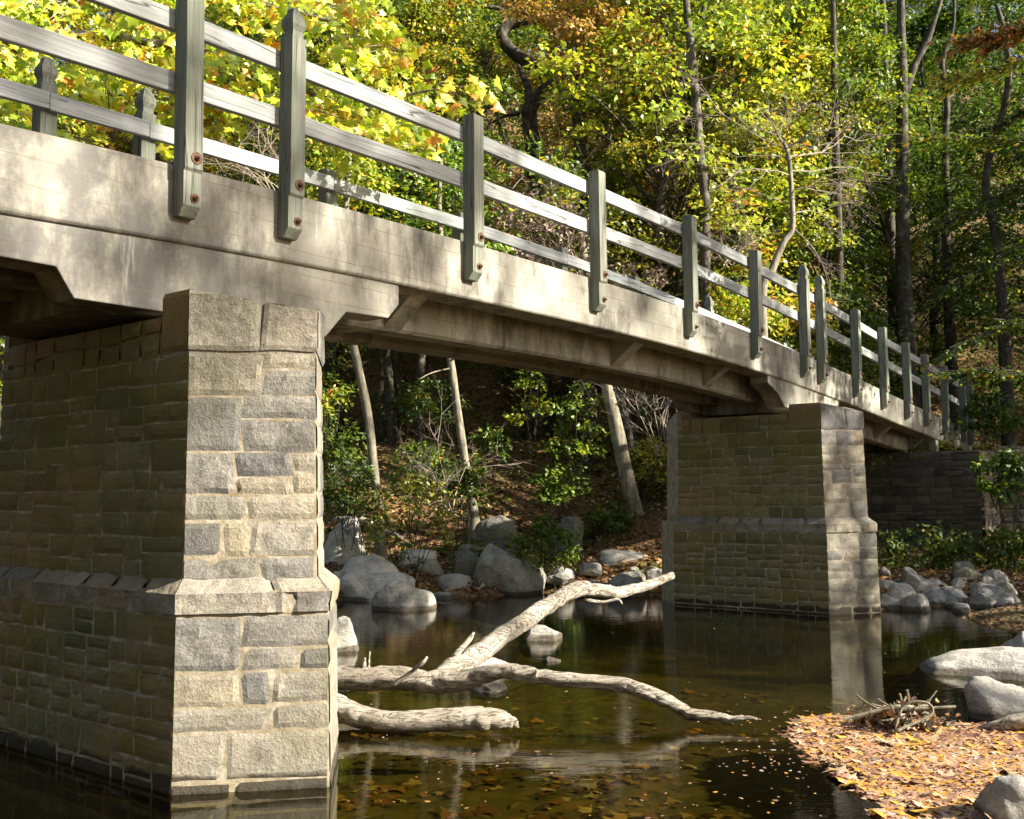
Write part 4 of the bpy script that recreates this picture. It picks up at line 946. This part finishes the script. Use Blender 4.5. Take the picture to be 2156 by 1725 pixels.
px_tree([(1492, 740, 21.5), (1486, 620, 21.5), (1484, 500, 21.5), (1484, 410, 21.5), (1474, 330, 21.5), (1466, 220, 21.6), (1456, 120, 21.7), (1447, 30, 21.8), (1440, -60, 22)], [.125, .12, .12, .11, .105, .10, .095, .09, .06], BARKM, 'tall straight trunk with one sunlit edge, left of the bare pale sapling')
px_tree([(1902, 560, 25), (1900, 420, 25), (1899, 280, 25), (1900, 190, 25), (1898, 90, 25), (1896, -40, 25)], [.17, .16, .15, .15, .12, .09], BARKD, 'tall dark trunk forking into a Y near the upper right', limbs=[([(1904, 200, 25), (1925, 140, 25), (1955, 80, 25), (1985, -10, 25)], [.11, .09, .08, .05]), ([(1899, 200, 25), (1875, 215, 25), (1860, 220, 25)], [.03, .025, .01])])
px_tree([(1872, 420, 28), (1870, 300, 28), (1866, 180, 28), (1862, 80, 28), (1858, -20, 28)], [.11, .11, .1, .09, .07], BARKD, 'greyish trunk just left of the Y-shaped one', limbs=[([(1864, 240, 28), (1850, 170, 28), (1845, 90, 28)], [.06, .05, .03])])
px_tree([(1992, 520, 27), (1993, 420, 27), (1990, 300, 27), (1994, 220, 27), (1984, 130, 27), (2005, 70, 27), (2010, 0, 27)], [.10, .09, .09, .08, .07, .05, .04], BARKD, 'thin crooked trunk to the right of the Y-shaped one')
px_tree([(1768, 800, 23.5), (1768, 650, 23.5), (1766, 520, 23.5), (1762, 380, 23.6), (1758, 240, 23.8), (1755, 60, 24), (1750, -80, 24)], [.11, .11, .10, .10, .08, .07, .05], BARKD, 'dark trunk rising behind the paired capped posts of the second pier')
px_tree([(1345, 420, 31), (1352, 260, 31), (1358, 120, 31), (1362, -20, 31)], [.14, .13, .12, .1], BARKD, 'dim trunk deep in the wood between the forking trunk and the straight sunlit-edged one')
px_tree([(2105, 560, 24), (2075, 380, 24), (2120, 200, 23.5), (2118, 90, 23), (2098, 10, 23)], [.10, .09, .08, .07, .05], BARKD, 'dark curving trunk near the right edge of the picture')

# bare pale sapling with a fan of twigs
def twigs(m, rg, p, d, L, r, depth, droop=0.0):
    n = 4; pts = [p]; dd = d.copy()
    for i in range(n):
        dd = (dd+Vector((rg.gauss(0, .16), rg.gauss(0, .16), rg.gauss(0, .13)-droop))).normalized(); pts.append(pts[-1]+dd*L/n)
    m.tube(pts, [r*(1-.75*i/n) for i in range(n+1)], 5, caps=False, a=rg.random())
    if depth > 0:
        for k in range(rg.randint(3, 5)):
            i = rg.randint(1, n); q = pts[i]; ax = Vector((rg.gauss(0, 1), rg.gauss(0, .7), rg.gauss(0, .6)))
            nd = (dd+ax*.75).normalized(); twigs(m, rg, q, nd, L*rg.uniform(.45, .75), r*.5, depth-1, droop)
root = px_tree([(1605, 640, 19.8), (1625, 570, 19.8), (1650, 510, 19.8), (1668, 480, 19.8), (1666, 400, 19.8), (1660, 330, 19.8), (1650, 300, 19.8)], [.085, .08, .07, .06, .05, .045, .035], BARKP, 'bare pale sapling with a wide fan of leafless twigs above the railing', name='bare_tree')
ri = Vector(root.location); rg = random.Random(4); m = MB()
for (x, y), (tx, ty), r_ in [((1655, 315), (1760, 235), .03), ((1655, 312), (1610, 200), .028), ((1664, 330), (1790, 310), .026), ((1668, 400), (1800, 380), .024), ((1664, 370), (1560, 330), .02), ((1655, 315), (1500, 240), .024), ((1650, 300), (1680, 190), .022),
                            ((1668, 430), (1580, 400), .018), ((1670, 480), (1790, 560), .02), ((1668, 450), (1760, 420), .02), ((1660, 340), (1830, 270), .018), ((1655, 330), (1450, 330), .018), ((1663, 360), (1840, 350), .02), ((1600, 480), (1520, 520), .015)]:
    p = at(x, y, 19.8)-ri; q = at(tx, ty, 19.8+rg.uniform(-1.2, 1.2))-ri; d = q-p
    twigs(m, rg, p, d.normalized(), d.length, r_*.72, 3, .01)
m.build('limb', BARKW, root)
LW = []
for (x, y, Y, tx, ty, sd_, lab) in [(940, 1080, 18.6, 900, 930, 3, 'leafless twiggy bush on the bank between the two slender pale trunks'), (1395, 960, 19, 1330, 800, 5, 'leafless twigs hanging beside the left edge of the farther pier'), (1240, 620, 22, 1060, 420, 6, 'grey twiggy branches just beyond the railing in the middle'),
                       (600, 420, 13.5, 480, 250, 7, 'thicket of bare twigs seen between the two capped near posts'), (1530, 560, 21.5, 1545, 470, 8, 'low bare bush left of the pale sapling')]:
    rg = random.Random(sd_); p = at(x, y, Y); o0 = empty('bare_bush', p); m = MB()
    for k in range(6):
        q = at(tx+rg.uniform(-80, 80), ty+rg.uniform(-60, 60), Y+rg.uniform(-.6, .6)); d = q-p; twigs(m, rg, Vector((rg.gauss(0, .1), rg.gauss(0, .1), 0)), d.normalized(), d.length*rg.uniform(.6, 1.0), .012*Y/19, 3, .01)
    m.build('stems', BARKW, o0); tag(o0, lab, 'bush', 'leafless bushes')

# ------------------------------------------------------------------ shrubs on the bank
def shrub(px, py, Y, w, h, n, leaf, mt, label, seed, per=26, shape='oval'):
    b = at(px, py, Y); z = height(b.x, b.y); root = empty('shrub', (b.x, b.y, min(z, b.z))); sc = Y/FPX; W, Hh = w*sc, h*sc; z0 = b.z-root.location.z
    rs = np.random.RandomState(seed); rg = random.Random(seed); cs = []; m = MB()
    for k in range(n):
        a = rg.uniform(0, 6.28); q = math.sqrt(rg.random()); f = rg.random()
        c = Vector((q*W/2*math.cos(a), q*W/2.4*math.sin(a), z0+Hh*f*(1-.4*q*q))); cs.append(np.array(c))
        if k % 3 == 0: m.tube(smooth_path([Vector((c.x*.3+rg.gauss(0, W*.06), c.y*.3, max(-.1, c.z-.9))), c*.6+Vector((0, 0, c.z*.1)), c], 3), [.007]*4+[.005]*2+[.002], 4, caps=False)
    m.build('stems', BARKD, root)
    C, D, U, rn = spray_points(rs, cs, rs.uniform(.10, .22, n)*max(1, W/1.6), per, .35, .5)
    leaf_cloud('foliage', C, D, U, rs.uniform(.7, 1.3, len(C))*leaf, mt, root, rn, shape, seed=seed)
    tag(root, label, 'shrub', 'shrubs of the far bank'); return root
shrub(860, 1130, 17.9, 180, 150, 46, .085, LF_YEL, 'sunlit yellow-green shrub right of the bending pale trunk', 1, 20)
shrub(730, 1070, 18.2, 130, 110, 44, .085, LF_GREEN, 'fine-leaved green shrub left of the bending pale trunk beside the near pier', 2, 26)
shrub(1145, 1195, 18.0, 130, 110, 40, .085, LF_COVER, 'broad-leaved pale green shrub on the right of the mossy-crowned boulder', 3, 26)
shrub(1285, 1105, 20.5, 100, 34, 30, .09, LF_COVER, 'low leafy plant at the foot of the thick leaning trunk', 4, 18)
shrub(1210, 950, 22.0, 120, 160, 34, .11, LF_GREEN, 'greenish sapling in the shade left of the stout upright trunk', 5, 22)
shrub(1120, 900, 24, 100, 150, 22, .11, LF_YEL, 'loose yellow-green sapling under the bridge, mid-slope', 6, 18)
shrub(1030, 960, 22, 90, 60, 16, .1, LF_DARK, 'dark green bush right of the middle pale trunk', 7)
shrub(920, 880, 24.5, 130, 90, 24, .11, LF_GREEN, 'shaded green bush behind the two slender pale trunks', 8)
shrub(690, 870, 21, 90, 70, 26, .1, LF_YEL, 'small bright bush peeping past the right edge of the near pier', 9, 16)
shrub(1330, 880, 24, 120, 110, 34, .11, LF_GREEN, 'green bush showing between the thick leaning trunk and the farther pier', 10)
shrub(1150, 560, 21.5, 230, 180, 70, .10, LF_DRY, 'dry bush hung with brown-pink seed clusters beyond the middle of the railing', 11, 20)
shrub(1320, 660, 21.5, 160, 130, 50, .10, LF_DRY, 'second dry seed-laden bush behind the fourth near post', 12, 20)
shrub(1690, 690, 22.5, 150, 80, 40, .12, LF_ORA, 'rusty-leaved bush behind the capped posts of the second pier', 13, 20)
shrub(1560, 690, 21.5, 200, 130, 56, .12, LF_YEL, 'yellow-green bush behind the fifth and sixth near posts', 14, 22)
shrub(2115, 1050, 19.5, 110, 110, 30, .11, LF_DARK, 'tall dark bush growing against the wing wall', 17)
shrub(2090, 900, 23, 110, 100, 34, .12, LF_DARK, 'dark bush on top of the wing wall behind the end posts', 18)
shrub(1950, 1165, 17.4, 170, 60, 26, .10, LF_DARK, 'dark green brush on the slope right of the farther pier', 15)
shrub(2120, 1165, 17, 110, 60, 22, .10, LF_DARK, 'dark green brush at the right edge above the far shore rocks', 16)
for i, (px, py, Y) in enumerate([(880, 1010, 21), (960, 1040, 20), (1180, 1050, 21), (1380, 1000, 22), (840, 880, 26), (1090, 800, 28), (700, 960, 22)]):
    shrub(px, py, Y, 120, 80, 34, .10, (LF_GREEN, LF_DARK, LF_COVER, LF_YEL)[i % 4], ('mid-green', 'dark green', 'blue-green', 'yellowish')[i % 4]+' understorey bush on the shaded slope seen under the bridge', 40+i)

# ------------------------------------------------------------------ near maple, left, beyond the bridge
mp_ = empty('maple_tree', (-8.5, 13.5, height(-8.5, 13.5)-.1)); ri = Vector(mp_.location); rg = random.Random(12); rs = np.random.RandomState(12)
m = MB(); tk = smooth_path([Vector((-8.5, 13.5, -.5)), Vector((-8.3, 13.3, 2)), Vector((-7.9, 13, 4)), Vector((-7.2, 12.4, 6)), Vector((-6.8, 12.2, 9))], 5)
m.tube([p-ri for p in tk], lerp_list([.28, .24, .2, .17, .08], 5), 12, rough=.2); m.build('trunk', BARKP, mp_, smooth=True)
limbs = [[(-120, 260, 12.5), (60, 60, 11.5), (190, -20, 11), (330, -90, 10.5)], [(-100, 240, 12.6), (60, 230, 12), (200, 200, 11.5), (340, 205, 11.2), (480, 260, 11)], [(-60, 60, 12.4), (240, 80, 12), (470, 120, 11.5), (640, 190, 11), (760, 250, 10.8), (860, 200, 10.6), (1000, 180, 10.4)],
         [(200, -90, 12), (430, -30, 11.5), (600, 20, 11), (740, 60, 10.6), (850, 110, 10.4)], [(470, 120, 11.5), (620, 240, 11.2), (740, 280, 11), (860, 300, 10.8), (920, 320, 10.7)], [(-80, 330, 12), (60, 320, 11.4), (170, 330, 11), (240, 300, 10.8)]]
LR = [.13, .06, .055, .05, .035, .04]; anchors = []
for lp, r_ in zip(limbs, LR):
    q = smooth_path([at(*p) for p in lp], 6); m = MB(); m.tube([p-ri for p in q], [r_*(1-.85*i/(len(q)-1)) for i in range(len(q))], 9, rough=.2, seed=lp[0][0]); m.build('limb', BARKP, mp_, smooth=True); anchors += q
def in_poly(x, y, P):
    c = False; j = len(P)-1
    for i in range(len(P)):
        if (P[i][1] > y) != (P[j][1] > y) and x < (P[j][0]-P[i][0])*(y-P[i][1])/(P[j][1]-P[i][1])+P[i][0]: c = not c
        j = i
    return c
poly = [(-60, -60), (835, -60), (838, 50), (905, 110), (930, 140), (880, 175), (960, 185), (1080, 185), (1020, 235), (950, 245), (930, 330), (900, 345), (830, 330), (700, 345), (640, 300), (470, 250), (380, 350), (330, 300), (240, 250), (120, 340), (-60, 345)]
Cs, Ds, Us, Rn = [], [], [], []; m = MB()
for k in range(600):
    for _ in range(60):
        x, y = rg.uniform(-60, 1080), rg.uniform(-60, 350)
        if in_poly(x, y, poly): break
    if 90 < x < 270 and 180 < y < 300 and rg.random() < .6: continue
    if 60 < x < 270 and y < 60 and rg.random() < .6: continue
    e = at(x, y, rg.uniform(9.6, 12.2)); a = min(anchors, key=lambda p: (p-e).length); L = (e-a).length
    if L > .9: a = e.lerp(a, .9/L)
    md = a.lerp(e, .5)+Vector((rg.gauss(0, .05), rg.gauss(0, .05), .05)); q = smooth_path([a, md, e], 4); m.tube([p-ri for p in q], [.006]*3+[.004]*3+[.003]*3, 4, caps=False)
    tone = rg.gauss(.42+.12*(x < 150)*-1, .18)
    for i in range(rg.randint(5, 8)):
        p = q[rg.randint(3, len(q)-1)]+Vector((rg.gauss(0, .07), rg.gauss(0, .07), rg.gauss(-.03, .06)))-ri
        Cs.append(p); Ds.append((rg.gauss(.25, .6), rg.gauss(-.1, .5), rg.gauss(-.75, .4))); Us.append((rg.gauss(.3, .5), rg.gauss(-.55, .45), rg.gauss(.6, .4))); Rn.append(min(1, max(0, tone+rg.gauss(.04, .26))))
tag(m.build('twigs', BARKP, mp_), kind='stuff')
leaf_cloud('crown', np.array(Cs), np.array(Ds), np.array(Us), rs.uniform(.065, .15, len(Cs)), LF_MAPLE, mp_, np.array(Rn), 'maple', curl=.55, seed=3)
tag(mp_, 'bright yellow-green broad-leaved tree reaching over the bridge from the left', 'tree')

# beech sprays hanging in from the right
def hanging(pp, Y, seed, mt, label, leafsz=.075):
    root = empty('hanging_branch', at(pp[0][0], pp[0][1], Y)); ri = Vector(root.location); rg = random.Random(seed); m = MB()
    q = smooth_path([at(x, y, Y+i*.05) for i, (x, y) in enumerate(pp)], 6); m.tube([p-ri for p in q], [.018*(1-.8*i/len(q)) for i in range(len(q))], 6); C, D, U, rn = [], [], [], []
    for i in range(2, len(q)):
        for k in range(3):
            d = (q[i]-q[i-1]).normalized(); sd_ = d.cross(Vector((0, 0, 1))).normalized()*rg.choice((-1, 1))
            e = q[i]+(d*.8+sd_*rg.uniform(.3, 1.1)+Vector((0, 0, rg.uniform(-.35, .1)))).normalized()*rg.uniform(.2, .6)
            m.tube([q[i]-ri, q[i].lerp(e, .5)-ri+Vector((0, 0, .02)), e-ri], [.005, .004, .002], 4, caps=False)
            for j in range(9):
                f = rg.random(); p = q[i].lerp(e, f)-ri; dd = (e-q[i]).normalized()+sd_*rg.gauss(0, .8)+Vector((rg.gauss(0, .5), rg.gauss(0, .5), rg.gauss(-.3, .3)))
                C.append(p); D.append(dd); U.append((rg.gauss(0, .35), rg.gauss(0, .35), 1)); rn.append(min(1, max(0, rg.gauss(.5, .25))))
    tag(m.build('twigs', BARKD, root), kind='stuff'); leaf_cloud('foliage', np.array(C), np.array(D), np.array(U), np.random.RandomState(seed).uniform(.7, 1.2, len(C))*leafsz, mt, root, np.array(rn), 'oval', seed=seed)
    tag(root, label, 'branch', 'leafy branches hanging in from the right')
hanging([(2230, 60), (2160, 62), (2110, 78), (2040, 88)], 11, 1, LF_ORA, 'leafy branch turning orange at the upper right edge', .09)
hanging([(2240, 140), (2160, 130), (2070, 150), (2000, 165)], 12, 2, LF_YEL, 'yellow-green leafy branch below the orange one at the right edge')
hanging([(2250, 330), (2150, 300), (2050, 290), (1960, 285)], 12, 3, LF_GREEN, 'green leafy branch with sunlit tips a third of the way down the right edge')
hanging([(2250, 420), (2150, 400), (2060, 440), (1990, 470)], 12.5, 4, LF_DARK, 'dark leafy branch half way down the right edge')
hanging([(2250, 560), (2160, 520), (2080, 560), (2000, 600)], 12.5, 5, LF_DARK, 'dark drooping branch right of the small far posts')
hanging([(2250, 690), (2150, 680), (2080, 700), (2000, 740)], 12.5, 6, LF_GREEN, 'lowest but one leafy branch reaching over the far end of the railing')
hanging([(2250, 800), (2160, 785), (2090, 780), (2040, 782)], 12, 7, LF_GREEN, 'lowest leafy branch with pale tips right of the railing end')
hanging([(2240, 220), (2170, 230), (2110, 260), (2060, 280)], 12.5, 8, LF_DARK, 'dark leafy branch a quarter of the way down the right edge')

rs = np.random.RandomState(6); leaf_cloud('caught_leaves', LC, rs.normal(0, 1, (260, 3)), rs.normal(0, 1, (260, 3)), np.linspace(.03, .07, 260), LF_LIT, DRIFT, None, 'oval', .8, 5)
# ------------------------------------------------------------------ litter, ground cover, floating leaves
def scatter(name, pts, size, mt, seed, tilt=.35, shape='quad', curl=.3, rnd=None, **tg):
    rs = np.random.RandomState(seed); n = len(pts); a = rs.uniform(0, 6.28, n)
    D = np.stack([np.cos(a), np.sin(a), rs.normal(0, tilt, n)], 1); U = np.stack([rs.normal(0, tilt, n), rs.normal(0, tilt, n), np.ones(n)], 1)
    o = leaf_cloud(name, np.array(pts), D, U, (.45+rs.gamma(2.2, .25, n)).clip(.4, 1.9)*size, mt, None, rnd, shape, curl, seed); tag(o, **tg); return o
rg = random.Random(8); pts = []
while len(pts) < 26000:
    y = rg.uniform(14.2, 30); x = rg.uniform(-.45, .62)*y
    d = y-shore_y(x)
    if d < .05 or rg.random() > math.exp(-max(0, d-3)/7): continue
    pts.append((x, y, height(x, y)+rg.uniform(.01, .05)))
scatter('leaf_litter', pts, .10, LF_LIT, 1, kind='stuff', label='brown and orange fallen leaves carpeting the far bank', cat='leaf litter')
pts = []
while len(pts) < 22000:
    y = rg.uniform(17, 40); x = rg.uniform(-.5, .66)*y; d = y-shore_y(x)
    if d < 1.0: continue
    nz = noise.noise(Vector((x*.5, y*.5, 1)))
    if nz < .0 and d < 5 and x < 3: continue
    if nz < -.15: continue
    pts.append((x, y, height(x, y)+rg.uniform(.04, .45)*(1 if d > 4 else .6)))
scatter('ground_cover', pts, .12, LF_COVER, 2, tilt=.5, shape='quad', kind='stuff', label='low green ground cover on the slope', cat='ground cover')
# the raft of floating leaves
raft = [(1683, 1522), (1686, 1560), (1700, 1590), (1735, 1610), (1770, 1645), (1850, 1690), (1920, 1720), (1980, 1760), (2300, 1790), (2300, 1560), (2120, 1545), (2050, 1540), (1990, 1532), (1950, 1540), (1900, 1532), (1860, 1515), (1800, 1512), (1740, 1514)]
raft = [onz(x, y, 0) for x, y in raft]; pw = [(p.x, p.y) for p in raft]
x0, x1 = min(p[0] for p in pw), max(p[0] for p in pw); y0, y1 = min(p[1] for p in pw), max(p[1] for p in pw)
pts = []; rn = []
while len(pts) < 16500:
    x, y = rg.uniform(x0, x1), rg.uniform(y0, y1)
    nz = noise.noise(Vector((x*2.6, y*2.6, 0)))*.26-.04+rg.gauss(0, .06)
    if not in_poly(x+nz, y+nz*.6, pw): continue
    if noise.noise(Vector((x*4.5, y*4.5, 7))) > .42: continue
    pts.append((x, y, rg.uniform(.003, .022)+max(0, noise.noise(Vector((x*2, y*2, 4))))*.04)); rn.append(min(1, max(0, rg.random()*.85+.25*noise.noise(Vector((x*1.3, y*1.3, 2)))+.1)))
scatter('floating_leaf_raft', pts, .060, LF_MAT, 5, tilt=.13, shape='maple', curl=.33, rnd=np.array(rn), kind='stuff', label='raft of fallen leaves floating at the lower right', cat='fallen leaves')
pts = []
for k in range(150):
    x, y = rg.uniform(700, 2150), 1260+rg.random()**.6*470
    if 0: continue
    p = onz(x, y, .004); pts.append(tuple(p))
for k in range(120):
    p = onz(rg.gauss(1640, 60), rg.gauss(1580, 50), .004); pts.append(tuple(p))
scatter('floating_leaves', pts, .024, LF_MAT, 6, tilt=.05, shape='oval', curl=.05, kind='stuff', label='scattered flecks and single leaves drifting on the dark water', cat='fallen leaves')
pts = []
for k in range(2600):
    p = onz(rg.uniform(300, 2150), 1330+rg.random()*430, 0); x, y = p.x, p.y
    if height(x, y) < -.05 and noise.noise(Vector((x*.9, y*1.6, 3))) > -.05: pts.append((x, y, height(x, y)+.015))
scatter('sunken_leaves', pts, .09, LF_LIT, 7, tilt=.12, shape='maple', curl=.15, kind='stuff', label='drowned leaves lying on the stream bed', cat='fallen leaves')
